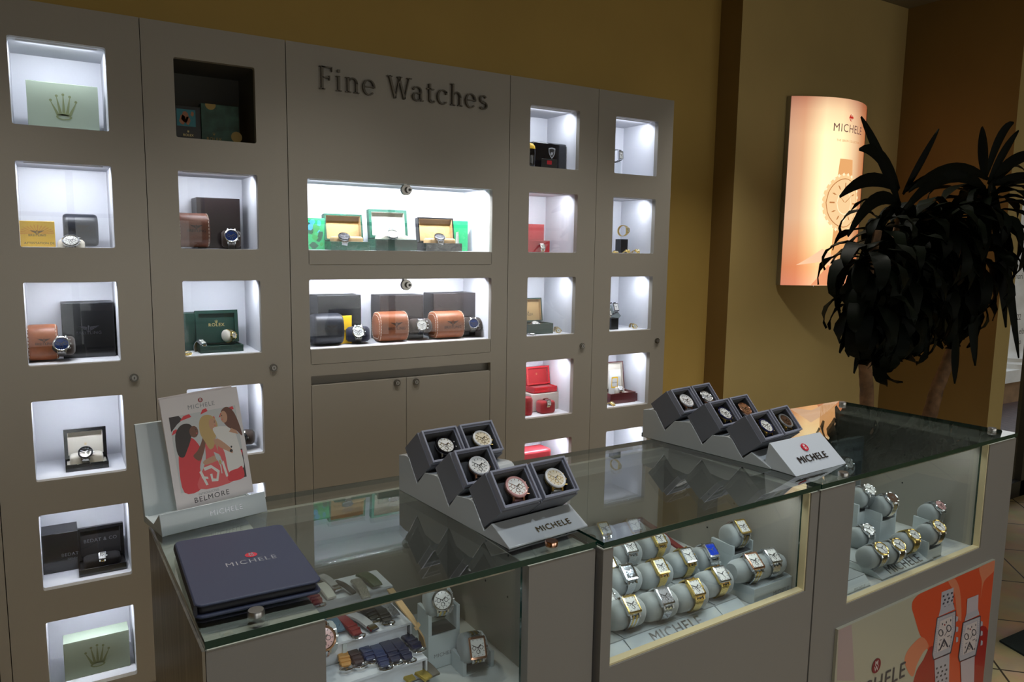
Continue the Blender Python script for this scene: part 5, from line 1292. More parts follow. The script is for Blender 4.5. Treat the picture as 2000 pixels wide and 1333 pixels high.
def niche_watch(label, px, py, yf, kind, ang=25, yaw=-8, cush=BRSU, clabel=None, L=.075, k=1.12, group='watches in the wall niches', roll=0):
    p = at_y(px, py, yf); n = facing(radians(ang), radians(yaw)); M = frame_m(p, n)
    if roll: M = M @ Matrix.Rotation(radians(roll), 4, 'Z')
    w = watch(label, None, None, kind, group, M=M)
    if cush:
        a, b = STYLE[kind].get('loop', (.027, .031)); cushion(clabel or ('watch pillow under the '+label), M.copy(), L, a, b, cush, name='watch_pillow')
    return p
def open_box(label, px0, px1, py_lid, py_base, row, yf, m, ml, dep=.085, word=None, wm=None, markz=.30, lean=8, base_x=None, cush=None, lidframe=.010, thick=.020, crownmark=True, z0=None):
    """hinged watch box, lid standing open behind its base"""
    yl = yf+dep; a, b, zt = XY(px0, px1, py_lid, yl, row); z0 = zf(row) if z0 is None else z0; zb = at_y((px0+px1)/2, py_base, yf).z; hb = zb-z0
    w = b-a; t = thing('open_watch_case', label, 'watch box', ((a+b)/2, yf, z0))
    mb = MB(); mb.box(-w/2, w/2, 0, dep, 0, hb*.35); q = .005
    mb.box(-w/2, w/2, 0, q, hb*.35, hb); mb.box(-w/2, w/2, dep-q, dep, hb*.35, hb); mb.box(-w/2, -w/2+q, q, dep-q, hb*.35, hb); mb.box(w/2-q, w/2, q, dep-q, hb*.35, hb)
    mb.build('base', m, t, bevel=.0008)
    MB().box(-w/2+q, w/2-q, q, dep-q, hb*.35, hb*.80).build('base_lining', ml, t)
    R = Matrix.Translation((0, dep, hb)) @ Matrix.Rotation(-radians(lean), 4, 'X'); hl = zt-zb
    mb = MB(R); f = lidframe; frame_cell(mb, -w/2, w/2, 0, hl, (-w/2+f, w/2-f, f, hl-f), -thick, 0, r=.002); mb.box(-w/2, w/2, -.003, 0, 0, hl); mb.build('lid', m, t, bevel=.0006)
    mb = MB(R); mb.box(-w/2+f, w/2-f, -.005, -.003, f, hl-f)
    for u in (-w/2+f, w/2-f-.0012): mb.box(u, u+.0012, -thick+.001, -.005, f, hl-f)
    mb.box(-w/2+f, w/2-f, -thick+.001, -.005, hl-f-.0012, hl-f); mb.build('lid_lining', ml, t)
    if word or crownmark:
        mb = MB(R)
        if crownmark: crown(mb, w*.085, front((0, -.0055, hl*markz+w*.085)), 0)
        if word: add_text(mb, word, w*.115, front((0, -.0055, hl*markz)), 0, spacing=1.1)
        mb.build('lid_mark', wm or GINK, t)
    if cush: 
        sb = soft_block(w*.78, dep*.62, .030, .012); sb.v = [(x, y+dep*.46, z+hb*.62) for x, y, z in sb.v]; sb.build('pillow', cush, t, angle=60)
    return t, (a+b)/2, z0+hb

RX_ = 'ROLEX'; BRE = 'BREITLING'
# --- first cabinet
carton('gift_box', 'flat pale green box with a coronet mark in the topmost lit niche', 'gift box', 50, 190, 163, 0, 2.63, .05, PALEG, crown_art(CROWNM, .42, .50))
def y_art(t, w, h):
    mb = MB(); 
    for k in range(14):
        q = radians(8+k*13); r0, r1 = w*.12, w*.48
        c, s = cos(q), sin(q); hw = .0016
        mb.flat([(r0*c-hw*s*.3, h*.5+r0*s*.6+hw*c*.3), (r0*c+hw*s*.3, h*.5+r0*s*.6-hw*c*.3), (r1*c+hw*s, min(h*.98, h*.5+r1*s*.6-hw*c)), (r1*c-hw*s, min(h*.98, h*.5+r1*s*.6+hw*c))], -.0004, 'y')
    mb.build('ray_pattern', mat('orange_print', (0.85, 0.38, 0.01, 1), .5), t)
    wing_art(mat('brown_print', (0.12, 0.07, 0.02, 1), .5), BRE, .40, .52, 'ATTESTATION DE')(t, w, h)
carton('certificate_booklet', 'yellow booklet with winged mark in the niche with the chandelier reflections', 'booklet', 35, 106, 432, 1, 2.60, .006, YELLOW, y_art)
barrel('dark round travel case behind the white-dialled steel watch', 122, 190, 418, 1, 2.63, BLEATH, stitch=False)
niche_watch('steel watch with white dial leaning on a pale pillow in the second niche', 138, 470, 2.58, 'sport_white', 42, -4, CREAMF, 'cream pillow under the white-dialled steel watch', .070)
barrel('reddish brown leather case in the niche with the tall black box', 50, 112, 636, 2, 2.60, LEATH)
carton('tall_watch_box', 'tall black lacquered box beside the reddish brown leather case', 'watch box', 118, 221, 592, 2, 2.66, .10, BLACKG, wing_art(mat('faint_mark', (0.03, 0.03, 0.04, 1), .3), BRE, .42, .5))
niche_watch('steel chronograph with blue dial in front of the tall black box', 120, 672, 2.59, 'sport_navy', 18, -6, BRSU, 'dark brown pillow under the blue-dialled chronograph', .062)
t, xc_, zt_ = open_box('open black case with white lining holding a dark-dialled watch', 123, 206, 837, 906, 3, 2.60, BLACKG, CREAMF, dep=.085, word='', crownmark=True, cush=CREAMF, markz=.35)
niche_watch('steel watch with black dial on the white pillow of the open black case', 167, 884, 2.612, 'sport_blackbez', 42, -6, None)
carton('flat_watch_box', 'closed black box beside the open black case with a square watch', 'watch box', 70, 152, 1043, 4, 2.66, .09, BLACKG, lambda t, w, h: (lambda mb: (add_text(mb, 'BEDAT', w*.13, front((w*.28, -.0007, h*.42)), 0, spacing=1.1), add_text(mb, 'GENEVE', w*.08, front((w*.36, -.0007, h*.30)), 0), mb.build('lettering', mat('dim_print', (0.12, 0.12, 0.13, 1), .4), t)))(MB()))
open_box('open glossy black case with a square steel watch', 148, 240, 1028, 1108, 4, 2.585, BLACKG, mat('black_velvet', (0.010, 0.008, 0.008, 1), .9), dep=.09, word='BEDAT & CO', wm=_MC['dim_print'], crownmark=False, markz=.55, cush=_MC['black_velvet'])
niche_watch('square steel watch lying in the open glossy black case', 200, 1086, 2.605, 'small_steel_rect', 45, -5, None)
carton('gift_box', 'deep pale green box with coronet mark in the lowest lit niche', 'gift box', 122, 252, 1245, 5, 2.60, .065, PALEG, crown_art(CROWNM, .42, .48))
# --- second cabinet
def map_art(t, w, h):
    mb = MB(); mb.box(-w*.42, w*.30, -.0005, -.0003, h*.42, h*.90, 0)
    for cx, cz, r in ((-.1, .68, .14), (-.2, .6, .12), (.0, .58, .10), (.18, .78, .06)): mb.flat([(w*(cx+r*cos(k*.7)*(1+.3*sin(k*3))), h*(cz+r*1.2*sin(k*.7))) for k in range(9)], -.0008, 'y', 1)
    mb.build('map_picture', [mat('print_teal', (0.03, 0.22, 0.26, 1), .5), mat('print_terracotta', (0.45, 0.16, 0.07, 1), .5)], t)
    mb = MB(); crown(mb, w*.10, front((0, -.0007, h*.28)), 0); add_text(mb, RX_, w*.13, front((0, -.0007, h*.17)), 0); mb.build('lettering', GINK, t)
carton('map_card', 'black card with a small map picture in the unlit niche', 'card', 340, 391, 207, 0, 2.62, .01, BLACK, map_art)
def medal_art(t, w, h):
    mb = MB()
    for cx, cz, r in ((-.25, .98, .14), (.42, .22, .15)): mb.flat([(w*(cx+r*cos(2*pi*k/16)), min(h*.999, h*cz+w*r*sin(2*pi*k/16))) for k in range(16)], -.0007, 'y')
    crown(mb, w*.08, front((-w*.18, -.0007, h*.25)), 0); add_text(mb, RX_, w*.12, front((-w*.18, -.0007, h*.12)), 0, spacing=1.1); mb.build('gold_medallions', mat('dull_gold_print', (0.45, 0.28, 0.06, 1), .5), t)
carton('gift_box', 'dark green box with gold medallions in the unlit niche', 'gift box', 392, 466, 205, 0, 2.64, .05, mat('map_green', (0.04, 0.10, 0.07, 1), .6, noise=.5, nscale=30), medal_art)
carton('tall_watch_box', 'black lacquered box behind the brown stitched case in the second cabinet', 'watch box', 383, 468, 387, 1, 2.66, .10, DBOX)
barrel('dark brown stitched leather case with gold script beside it', 346, 408, 416, 1, 2.585, LEATHD)
niche_watch('steel diver watch with blue dial in the niche of the dark brown case', 452, 461, 2.60, 'sport_navy', 18, -10, BRSU, 'dark pillow under the steel diver watch', .060)
carton('gift_box', 'dark green upright box behind the open green case', 'gift box', 357, 386, 612, 2, 2.68, .05, GREEND)
open_box('open green case with gold lettering and two gold watches', 380, 463, 607, 676, 2, 2.60, GREEND, GREEND, dep=.085, word=RX_, markz=.55)
niche_watch('gold watch on the outer edge of the open green case', 457, 655, 2.62, 'round_gold_small', 10, 35, CREAMF, 'cream pillow under the gold watch of the green case', .03)
niche_watch('steel and gold watch lying in the open green case', 395, 668, 2.63, 'small_steel_rect', 60, 30, None)
niche_watch('small gold watch lying flat at the corner of the green case niche', 366, 690, 2.585, 'round_gold_small', 80, 20, None)
carton('wide_watch_box', 'wide black box with a blue card on top behind the brochure stand', 'watch box', 366, 463, 787, 3, 2.64, .10, DBOX)
niche_watch('steel watch with black dial half hidden by the brochure stand', 471, 856, 2.59, 'sport_blackbez', 12, -20, BRSU, 'dark brown roll pillow under the half hidden watch', .075)
# --- centre cabinet, upper niche
def aerial(t, w, h):
    mb = MB(); rnd = random.Random(3)
    for k in range(16): 
        cx, cz = rnd.uniform(-.4, .4), rnd.uniform(.1, .9); r = rnd.uniform(.06, .14)
        mb.flat([(w*min(.49, max(-.49, cx+r*1.6*cos(j)*(1+.4*sin(j*2.3+k)))), h*min(.98, max(.02, cz+r*sin(j)))) for j in range(6)], -.0004-.00003*k, 'y', k % 3)
    mb.build('landscape_print', [mat('print_green', (0.03, 0.25, 0.06, 1), .5), mat('print_blue', (0.05, 0.30, 0.55, 1), .5), mat('print_dark_green', (0.01, 0.06, 0.03, 1), .5)], t)
carton('green_booklet', 'booklet with a blue and green landscape beside the first green case', 'booklet', 600, 634, 426, 1, 2.66, .006, mat('booklet_green', (0.02, 0.33, 0.12, 1), .5), aerial)
open_box('open green case with tan lining and tan pillow beside the landscape booklet', 630, 704, 420, 472, 1, 2.59, GREENB, TAND, dep=.09, cush=TAN, markz=.05, thick=.028, lidframe=.006)
niche_watch('steel watch with black bezel on the tan pillow of the first green case', 672, 462, 2.598, 'sport_blackbez', 50, -6, None)
open_box('open green case with cream lining and green lettering', 718, 792, 411, 467, 1, 2.60, GREENB, CREAMF, dep=.09, word=RX_, wm=GREENI, cush=CREAMF, markz=.35, thick=.024)
niche_watch('steel watch with white dial in the cream-lined green case', 767, 458, 2.605, 'sport_white', 45, -10, None)
carton('small_green_box', 'low dark green box in front of the cream-lined case', 'box', 735, 815, 468, 1, 2.575, .014, GREEND)
open_box('open black case with tan ribbed lining beside the green brochure', 813, 882, 427, 475, 1, 2.585, BLACKG, TAND, dep=.09, cush=TAN, markz=.10, thick=.026, lidframe=.005)
niche_watch('steel watch with black bezel on the tan pillow of the black case', 859, 463, 2.595, 'sport_blackbez', 50, -6, None)
def gb_art(t, w, h):
    mb = MB(); mb.flat([(-w*.30, h*.25), (-w*.08, h*.25), (-w*.12, h*.65), (-w*.28, h*.62)], -.0005, 'y', 0); mb.build('watch_print', STEEL, t)
carton('green_brochure', 'bright green brochure standing at the end of the upper long niche', 'brochure', 884, 914, 432, 1, 2.68, .008, mat('brochure_green', (0.01, 0.36, 0.12, 1), .4), gb_art)
# --- centre cabinet, lower niche
carton('tall_watch_box', 'black lacquered box behind the black leather case', 'watch box', 620, 705, 577, 2, 2.665, .095, BLACKG)
barrel('black round leather travel case in the lower long niche', 612, 670, 614, 2, 2.59, BLEATH, stitch=False)
carton('yellow_card', 'small yellow card with winged mark between black case and watch', 'card', 664, 687, 617, 2, 2.64, .003, YELLOW, wing_art(_MC['brown_print'], BRE, .8, .45))
niche_watch('steel chronograph on a navy pillow beside the black leather case', 700, 648, 2.60, 'sport_white', 22, -16, NAVSU, 'navy pillow under the steel chronograph', .085)
carton('tall_watch_box', 'dark brown lacquered box behind the middle cognac case', 'watch box', 742, 827, 577, 2, 2.665, .095, DBOX)
barrel('cognac leather case with white stitching in the middle of the long niche', 739, 796, 610, 2, 2.59, LEATH)
niche_watch('steel watch with white dial and black strap beside the middle cognac case', 824, 635, 2.60, 'sport_strap', 14, -12, BRSU, 'dark brown pillow under the black-strapped watch', .085)
carton('tall_watch_box', 'dark brown lacquered box behind the farther cognac case', 'watch box', 847, 931, 573, 2, 2.665, .095, DBOX)
barrel('cognac leather case with white stitching near the end of the long niche', 849, 905, 609, 2, 2.59, LEATH)
niche_watch('steel watch with mesh strap beside the farther cognac case', 925, 632, 2.60, 'sport_mesh', 14, -14, BRSU, 'dark brown pillow under the mesh-strapped watch', .080)
# --- fourth cabinet
def shield(t, w, h):
    mb = MB(); s = w*.10; mb.flat([(w*.05+s*x, h*.62+s*y) for x, y in ((-1, 1.2), (0, 1.4), (1, 1.2), (.9, 0), (.5, -.8), (0, -1.3), (-.5, -.8), (-.9, 0))], -.0007, 'y', 0)
    mb.flat([(w*.05+s*.8*x, h*.62+s*.8*y) for x, y in ((-1, 1.2), (0, 1.4), (1, 1.2), (.9, 0), (.5, -.8), (0, -1.3), (-.5, -.8), (-.9, 0))], -.0009, 'y', 1)
    mb.flat([(w*.05+s*.5*x, h*.62+s*.5*y) for x, y in ((-1, -.6), (-.4, .6), (.2, .2), (.8, .9), (.5, -.5), (0, -1))], -.0011, 'y', 0)
    mb.build('shield_mark', [SILVI, BLACK], t)
carton('rounded_watch_box', 'rounded black box with a silver shield mark in the top niche', 'watch box', 1042, 1107, 279, 0, 2.62, .09, BLACKG, shield, bevel=.006)
carton('folded_card', 'small black card with red shield before the shield-marked box', 'card', 1058, 1088, 311, 0, 2.58, .003, BLACK, lambda t, w, h: MB().box(-w*.15, w*.15, -.0009, -.0003, h*.45, h*.85).build('red_mark', REDI, t))
p = at_y(1036, 285, 2.60)
t = thing('figurine_case', 'dark round-topped item with a yellow band at the edge of the top niche', 'case', (p.x, 2.60, zf(0)))
MB().lathe([(.016, 0), (.020, .01), (.022, .06), (.021, .075)], 20).build('case_body', BLACKG, t); MB(Matrix.Translation((0, 0, .0751))).lathe([(.0205, 0), (.018, .012), (.010, .021), (0.001, .024)], 20).build('yellow_band', YELLOW, t)
carton('red_watch_box', 'upright red box partly behind the reflections, second niche from the top', 'watch box', 1028, 1063, 438, 1, 2.67, .07, REDV)
carton('flat_red_box', 'low red box under a steel watch in the reflecting niche', 'watch box', 1028, 1074, 470, 1, 2.61, .05, REDV)
niche_watch('steel watch with pale dial leaning on the low red box', 1060, 482, 2.585, 'small_steel_rect', 30, -5, None)
open_box('open green case with tan lining and gold coronet in the fourth cabinet', 1008, 1056, 583, 634, 2, 2.59, GREEND, TAND, dep=.10, word=RX_, wm=INK, markz=.3, lidframe=.005)
niche_watch('round steel watch lying in the tan-lined green case', 1046, 632, 2.62, 'round_steel', 55, -10, None)
carton('green_box', 'dark green box standing beside the tan-lined case', 'box', 1056, 1078, 636, 2, 2.60, .10, GREEND)
niche_watch('coiled steel bracelet watch at the front of the green case niche', 1038, 652, 2.585, 'round_steel', 85, 20, None)
niche_watch('small two-tone watch lying beside the green box', 1091, 646, 2.60, 'round_gold_small', 20, -10, None)
# white box with open red box on it
a, b, zt = XY(1040, 1090, 768, 2.64, 3)
carton('ivory_box', 'ivory grained box carrying an open red case', 'box', 1038, 1092, 769, 3, 2.64, .10, IVORY)
open_box('open red velvet case standing on the ivory box', 1026, 1070, 716, 758, 3, 2.645, REDG, REDV, dep=.075, word='', crownmark=True, markz=.45, z0=zt+.0008, lidframe=.007)
MBp = soft_block(.045, .05, .075, .016); o = MBp.build('velvet_pouch', REDV, None, angle=60); p = at_y(1031, 790, 2.60); o.matrix_world = Matrix.Translation((p.x, 2.61, zf(3))); tag(o, 'red velvet pouch at the front edge beside the ivory box', 'pouch')
p = at_y(1068, 800, 2.60); sb = soft_block(.075, .055, .052, .014); o = sb.build('watch_pillow', REDV, None, angle=60); o.matrix_world = Matrix.Translation((p.x, 2.61, zf(3))); tag(o, 'small red velvet pillow wearing a steel watch', 'cushion')
niche_watch('narrow steel watch around the small red velvet pillow', 1072, 787, 2.578, 'small_steel_rect', 18, -4, None)
# top of a red case seen above the riser
carton('round_red_case', 'red case with rounded top seen just above the front slate boxes', 'watch box', 1022, 1078, 880, 4, 2.60, .09, mat('rose_red_leather', (0.45, 0.04, 0.05, 1), .35, coat=.2), bevel=.012)
# --- fifth cabinet
def stand_post(label, x, y, row, w, h, m, name='watch_pedestal'):
    o = MB(Matrix.Translation((x, y, zf(row)))).box(-w/2, w/2, -w/2, w/2, 0, h).build(name, m, None, bevel=.001); return tag(o, label, 'watch stand')
p = niche_watch('black-strapped steel watch on a clear stand in the top niche', 1213, 303, 2.62, 'small_strap', 4, 12, None)
stand_post('clear acrylic stand under the black-strapped steel watch', p.x-.01, 2.645, 0, .035, .062, ACRY)
p = niche_watch('gold rectangular watch standing upright on a black block', 1227, 450, 2.62, 'small_gold_rect', 4, 8, None)
stand_post('black block under the upright gold watch', p.x-.015, 2.645, 1, .040, .062, BLACK)
for l, px, py, k, an in (('small gold watch lying at the left of the black block', 1203, 492, 'round_gold_small', 70), ('gold watch lying before the black block', 1226, 490, 'round_gold_small', 75), ('two-tone watch lying beyond the black block', 1245, 490, 'round_gold_small', 60)):
    niche_watch(l.replace('at the left of', 'at the near side of'), px, py, 2.585, k, an, 10, None)
p = niche_watch('steel rectangular watch with black strap standing on a black cube', 1203, 600, 2.61, 'small_strap', 20, 4, None)
stand_post('black cube under the upright rectangular watch', p.x-.012, 2.62, 2, .042, .052, BLACK)
o = MB(Matrix.Translation((p.x+.035, 2.705, zf(2)+.0525)) @ Matrix.Rotation(radians(45), 4, 'Y')).box(-.036, .036, -.03, .03, -.036, .036).build('tilted_grey_box', mat('grey_card', (0.18, 0.21, 0.21, 1), .5), None, bevel=.001); tag(o, 'grey cube-shaped box standing on its corner behind the black cube', 'box')
niche_watch('small two-tone watch lying flat in the niche with the grey box', 1240, 638, 2.60, 'round_gold_small', 25, -8, None)
niche_watch('steel watch at the near edge of the niche with the grey box', 1192, 612, 2.585, 'small_steel_rect', 20, 20, None)
open_box('open maroon case with white lining and a folded leaflet', 1168, 1216, 708, 771, 3, 2.60, MAROON, CREAMF, dep=.10, crownmark=False, lidframe=.004)
carton('maroon_box', 'maroon box edge beside the white-lined case', 'box', 1218, 1247, 770, 3, 2.61, .09, MAROON)
def leaf_art(t, w, h):
    mb = MB(); P = rrect(-w*.28, w*.28, h*.28, h*.72, .004); Q = rrect(-w*.22, w*.22, h*.33, h*.67, .003); n = len(P)
    mb.add([(x, -.0004, z) for x, z in P]+[(x, -.0004, z) for x, z in Q], [(i, (i+1) % n, n+(i+1) % n, n+i) for i in range(n)], 0)
    mb.build('yellow_frame_print', YELLOW, t); mb = MB(); add_text(mb, 'Cartier', w*.16, front((0, -.0006, h*.5)), 0); mb.build('lettering', INK, t)
carton('folded_leaflet', 'white leaflet with a yellow frame print inside the maroon case', 'leaflet', 1190, 1212, 723, 3, 2.64, .003, WHITE, leaf_art, z0=at_y(1200, 772, 2.64).z+.001)
p = at_y(1212, 762, 2.60); niche_watch('small steel watch on the white pillow of the maroon case', 1212, 759, 2.615, 'small_steel_rect', 40, -20, CREAMF, 'white pillow under the small steel watch in the maroon case', .045)
niche_watch('small gold watch at the near corner of the maroon case niche', 1197, 788, 2.58, 'small_gold_rect', 60, 20, None)

# ------------------------------------------------------------------ curved light box on the projecting wall
LBW, LBZ0, LBZ1 = .66, 1.318, 2.300
pL = at_y(1540, 187, BUMP_Y-.02); pB = at_y(1526, 557, BUMP_Y-.02)
lbx = (pL.x+pB.x)/2
LBZ1, LBZ0 = pL.z, pB.z
t = thing('curved_light_box', 'glowing curved light box with a gold watch picture on the wall', 'light box', (lbx, BUMP_Y-.0006, 0))
SAG = .125
def cyx(u):  # u 0..1 across: local x, y of the bowed face
    x = u*LBW; return x, -(.022+SAG*4*u*(1-u))
N_ = 40
mb = MB()
for k in range(N_):
    a, b = cyx(k/N_), cyx((k+1)/N_); mb.add([(a[0], a[1], LBZ0), (b[0], b[1], LBZ0), (b[0], b[1], LBZ1), (a[0], a[1], LBZ1)], [(0, 1, 2, 3)])
# backlit print: colours vary over the picture
me = bpy.data.materials.new('backlit_print'); me.use_nodes = True; nt = me.node_tree; bs = nt.nodes['Principled BSDF']; bs.inputs['Base Color'].default_value = (.02, .02, .02, 1); bs.inputs['Roughness'].default_value = .25
tc = nt.nodes.new('ShaderNodeTexCoord'); sp = nt.nodes.new('ShaderNodeSeparateXYZ'); nt.links.new(tc.outputs['Object'], sp.inputs[0])
def mrange(src, a, b):
    m = nt.nodes.new('ShaderNodeMapRange'); m.inputs['From Min'].default_value = a; m.inputs['From Max'].default_value = b; nt.links.new(src, m.inputs['Value']); return m.outputs[0]
u = mrange(sp.outputs['X'], 0, LBW); v = mrange(sp.outputs['Z'], LBZ0, LBZ1)
cu = nt.nodes.new('ShaderNodeValToRGB'); nt.links.new(u, cu.inputs[0]); el = cu.color_ramp.elements
el[0].position = 0; el[0].color = (.70, .42, .28, 1); el[1].position = 1; el[1].color = (.35, .10, .04, 1)
for p_, c_ in ((.10, (.85, .50, .30, 1)), (.26, (1.3, 1.15, .70, 1)), (.42, (1.3, 1.1, .66, 1)), (.58, (.95, .68, .42, 1)), (.72, (.66, .33, .17, 1)), (.86, (.55, .21, .09, 1))): e = el.new(p_); e.color = c_
cv = nt.nodes.new('ShaderNodeValToRGB'); nt.links.new(v, cv.inputs[0]); el = cv.color_ramp.elements
el[0].position = 0; el[0].color = (.95, .55, .50, 1); el[1].position = 1; el[1].color = (.62, .42, .40, 1)
for p_, c_ in ((.10, (.95, .55, .38, 1)), (.22, (1.0, .78, .62, 1)), (.36, (1, .98, .92, 1)), (.80, (1, .95, .88, 1)), (.93, (.85, .70, .66, 1))): e = el.new(p_); e.color = c_
mx = nt.nodes.new('ShaderNodeMixRGB'); mx.blend_type = 'MULTIPLY'; mx.inputs[0].default_value = 1; nt.links.new(cu.outputs[0], mx.inputs[1]); nt.links.new(cv.outputs[0], mx.inputs[2])
nt.links.new(mx.outputs[0], bs.inputs['Emission Color']); bs.inputs['Emission Strength'].default_value = 1.0
fc = mb.build('lit_face', me, t, angle=80)
# sides, back and thin bright edge trim
mb = MB(); prof_ = [cyx(k/N_) for k in range(N_+1)]; mb.prism([(p[0], p[1]+.001) for p in prof_]+[(LBW, 0), (0, 0)], LBZ0, LBZ1, 'z'); mb.build('housing', mat('light_box_edge', (0.5, 0.45, 0.35, 1), .4), t)
mb = MB(); mb.box(-.004, .0, -.026, 0, LBZ0, LBZ1); mb.box(LBW, LBW+.004, -.026, 0, LBZ0, LBZ1); mb.build('side_trim', STEELB, t)
for u_ in (.28, .62): MB(Matrix.Translation((cyx(u_)[0], cyx(u_)[1]+.03, LBZ0-.008))).lathe([(.006, 0), (.006, .0075)], 12).build('fixing_pin', CHROME, t)
def lshape(pts, m, lay, mb):
    """picture shape wrapped on the bowed face, pts in u,v"""
    f = text_tess(pts)
    mb.add([(*cyoff(u_, lay), LBZ0+v_*(LBZ1-LBZ0)) for u_, v_ in f[0]], f[1], m)
def cyoff(u_, lay):
    x, y = cyx(u_); dy = -SAG*4*(1-2*u_)/LBW; n = Vector((dy, -1)).normalized(); return x+n.x*.0006*lay, y+n.y*.0006*lay
def text_tess(pts):  # split into vertical slivers so the shape follows the bow
    us = [p[0] for p in pts]; a, b = min(us), max(us); n = max(2, int((b-a)*60)); vs, fs = [], []
    def cuts(u):
        zs = []
        for i in range(len(pts)):
            p, q = pts[i], pts[(i+1) % len(pts)]
            if (p[0]-u)*(q[0]-u) < 0 or (p[0] == u) != (q[0] == u): zs.append(p[1]+(q[1]-p[1])*(u-p[0])/(q[0]-p[0]))
        return (min(zs), max(zs)) if zs else None
    prev = None
    for i in range(n+1):
        u = a+(b-a)*(i+.001*(i == 0)-.001*(i == n))/n; c = cuts(u)
        if not c: prev = None; continue
        vs += [(u, c[0]), (u, c[1])]; k = len(vs)-2
        if prev is not None: fs.append((prev, k, k+1, prev+1))
        prev = k
    return vs, fs
mb = MB()
EM = [emit_mat('lit_tan', (.85, .42, .16, 1), 1), emit_mat('lit_gold', (.95, .62, .30, 1), 1.05), emit_mat('lit_dial', (.98, .66, .34, 1), 1.0), emit_mat('lit_cream', (1, .86, .55, 1), 1.1), emit_mat('lit_brown', (.55, .22, .07, 1), 1), emit_mat('lit_red', (.60, .03, .02, 1), .9), emit_mat('lit_ink', (.16, .07, .06, 1), 1), emit_mat('lit_petal', (.88, .34, .16, 1), 1), emit_mat('lit_petal_pale', (1.0, .62, .38, 1), 1)]
AR = LBW/(LBZ1-LBZ0)
def el_(cx, cy, r, n=36): return [(cx+r*cos(2*pi*i/n+.01), cy+r*AR*sin(2*pi*i/n+.01)) for i in range(n)]
CX, CYv = .50, .45
lshape([(.22, 0.002), (.40, .14), (.60, .11), (.80, .05), (.99, .02), (.99, .002)], 7, 1, mb); lshape([(.10, .11), (.30, .20), (.55, .12), (.80, .06), (.60, .05), (.30, .13)], 8, 2, mb)
lshape([(.86, .20), (.995, .24), (.995, .06), (.90, .08)], 7, 1, mb)
lshape([(CX-.10, CYv+.12), (CX+.10, CYv+.12), (CX+.095, .685), (CX-.095, .685)], 0, 2, mb)
lshape([(CX-.10, CYv-.10), (CX+.10, CYv-.10), (CX+.08, .105), (CX-.12, .105)], 0, 2, mb)
for k in range(26):
    q = 2*pi*k/26; lshape(el_(CX+.232*cos(q), CYv+.232*AR*sin(q), .016, 8), 3, 4, mb)
lshape(el_(CX, CYv, .235), 1, 3, mb); lshape(el_(CX, CYv, .20), 4, 5, mb); lshape(el_(CX, CYv, .193), 2, 6, mb)
for k in range(12):
    q = 2*pi*k/12; 
    if k == 9: continue
    c, s = cos(q), sin(q); r0, r1, w_ = .115, .165, .006
    lshape([(CX+r0*c-w_*s, CYv+(r0*s+w_*c)*AR), (CX+r0*c+w_*s, CYv+(r0*s-w_*c)*AR), (CX+r1*c+w_*s, CYv+(r1*s-w_*c)*AR), (CX+r1*c-w_*s, CYv+(r1*s+w_*c)*AR)], 4, 7, mb)
lshape(el_(CX, CYv, .095), 3, 7, mb); lshape(el_(CX, CYv, .088), 2, 8, mb)
for q, L_ in ((radians(140), .10), (radians(35), .15)):
    c, s = cos(q), sin(q); lshape([(CX-.004*s, CYv+.004*c*AR), (CX+.004*s, CYv-.004*c*AR), (CX+L_*c, CYv+L_*s*AR)], 4, 9, mb)
lshape(el_(CX, CYv-.135*AR, .02, 12), 3, 8, mb); lshape(el_(CX, CYv+.10*AR, .014, 12), 5, 9, mb)
mb.build('watch_picture', EM, t)
def curved_text(mb, body, size, cu_, cv_, lay, m, spacing):
    vs, fs = text_geo(body, size, spacing); n = len(mb.v)
    mb.add([(*cyoff(cu_+x/LBW, lay), LBZ0+cv_*(LBZ1-LBZ0)+y) for x, y, z in vs], fs, m)
mb = MB(); curved_text(mb, MIC, .060, .52, .845, 3, 6, 1.12); curved_text(mb, 'THE SEREIN COLLECTION', .016, .52, .780, 3, 4, 1.1); mb.build('lit_lettering', EM, t)
mb = MB(); lshape(el_(.52, .905, .030, 24), 5, 3, mb); curved_text(mb, 'M', .022, .52, .905+.012, 7, 3, 1); curved_text(mb, 'W', .022, .52, .905-.012, 7, 3, 1); mb.build('red_roundel', EM, t)

# ------------------------------------------------------------------ potted dragon plant
PY = 1.72
def leaf(mb, base, dirh, up0, L, w, droop, rnd):
    """one arching strap-shaped leaf"""
    K = 9; p = Vector(base); el = up0; side = Vector((-dirh.y, dirh.x, 0)); tw = rnd.uniform(-.35, .35); rings = []
    wv = rnd.uniform(0, 6)
    for i in range(K+1):
        s = i/K; d = dirh*cos(el)+Vector((0, 0, sin(el))); n = side.cross(d).normalized()
        ww = w*(sin(pi*min(1, s*.93+.05))**.7)*(1 if s < .97 else .2)*(.45+.55*min(1, s*3)); sd = (side*cos(tw*s)+n*sin(tw*s)).normalized(); nn = d.cross(sd)
        rip = .006*sin(wv+s*14)
        rings.append([tuple(p-sd*ww/2+nn*(.10*ww+rip)), tuple(p-nn*.02*ww), tuple(p+sd*ww/2+nn*(.10*ww-rip)), tuple(p+nn*.0)])
        p = p+d*L/K; el -= droop/K*(1+.8*s)
    mb.loft([[r[0], r[1], r[2]] for r in rings], cap=False)
t = thing('dragon_plant', 'tall dark potted dragon plant with drooping strap leaves in the corner', 'plant', (2.82, PY+.08, 0))
T0 = Matrix.Translation((-2.82, -PY-.08, 0))
ca = [at_y(1692, 850, PY), at_y(1693, 760, PY), at_y(1688, 700, PY), at_y(1725, 560, PY+.02), at_y(1762, 420, PY+.03)]
cb = [at_y(1805, 850, PY+.1), at_y(1830, 760, PY+.1), at_y(1862, 680, PY+.1), at_y(1885, 560, PY+.08), at_y(1925, 400, PY+.02)]
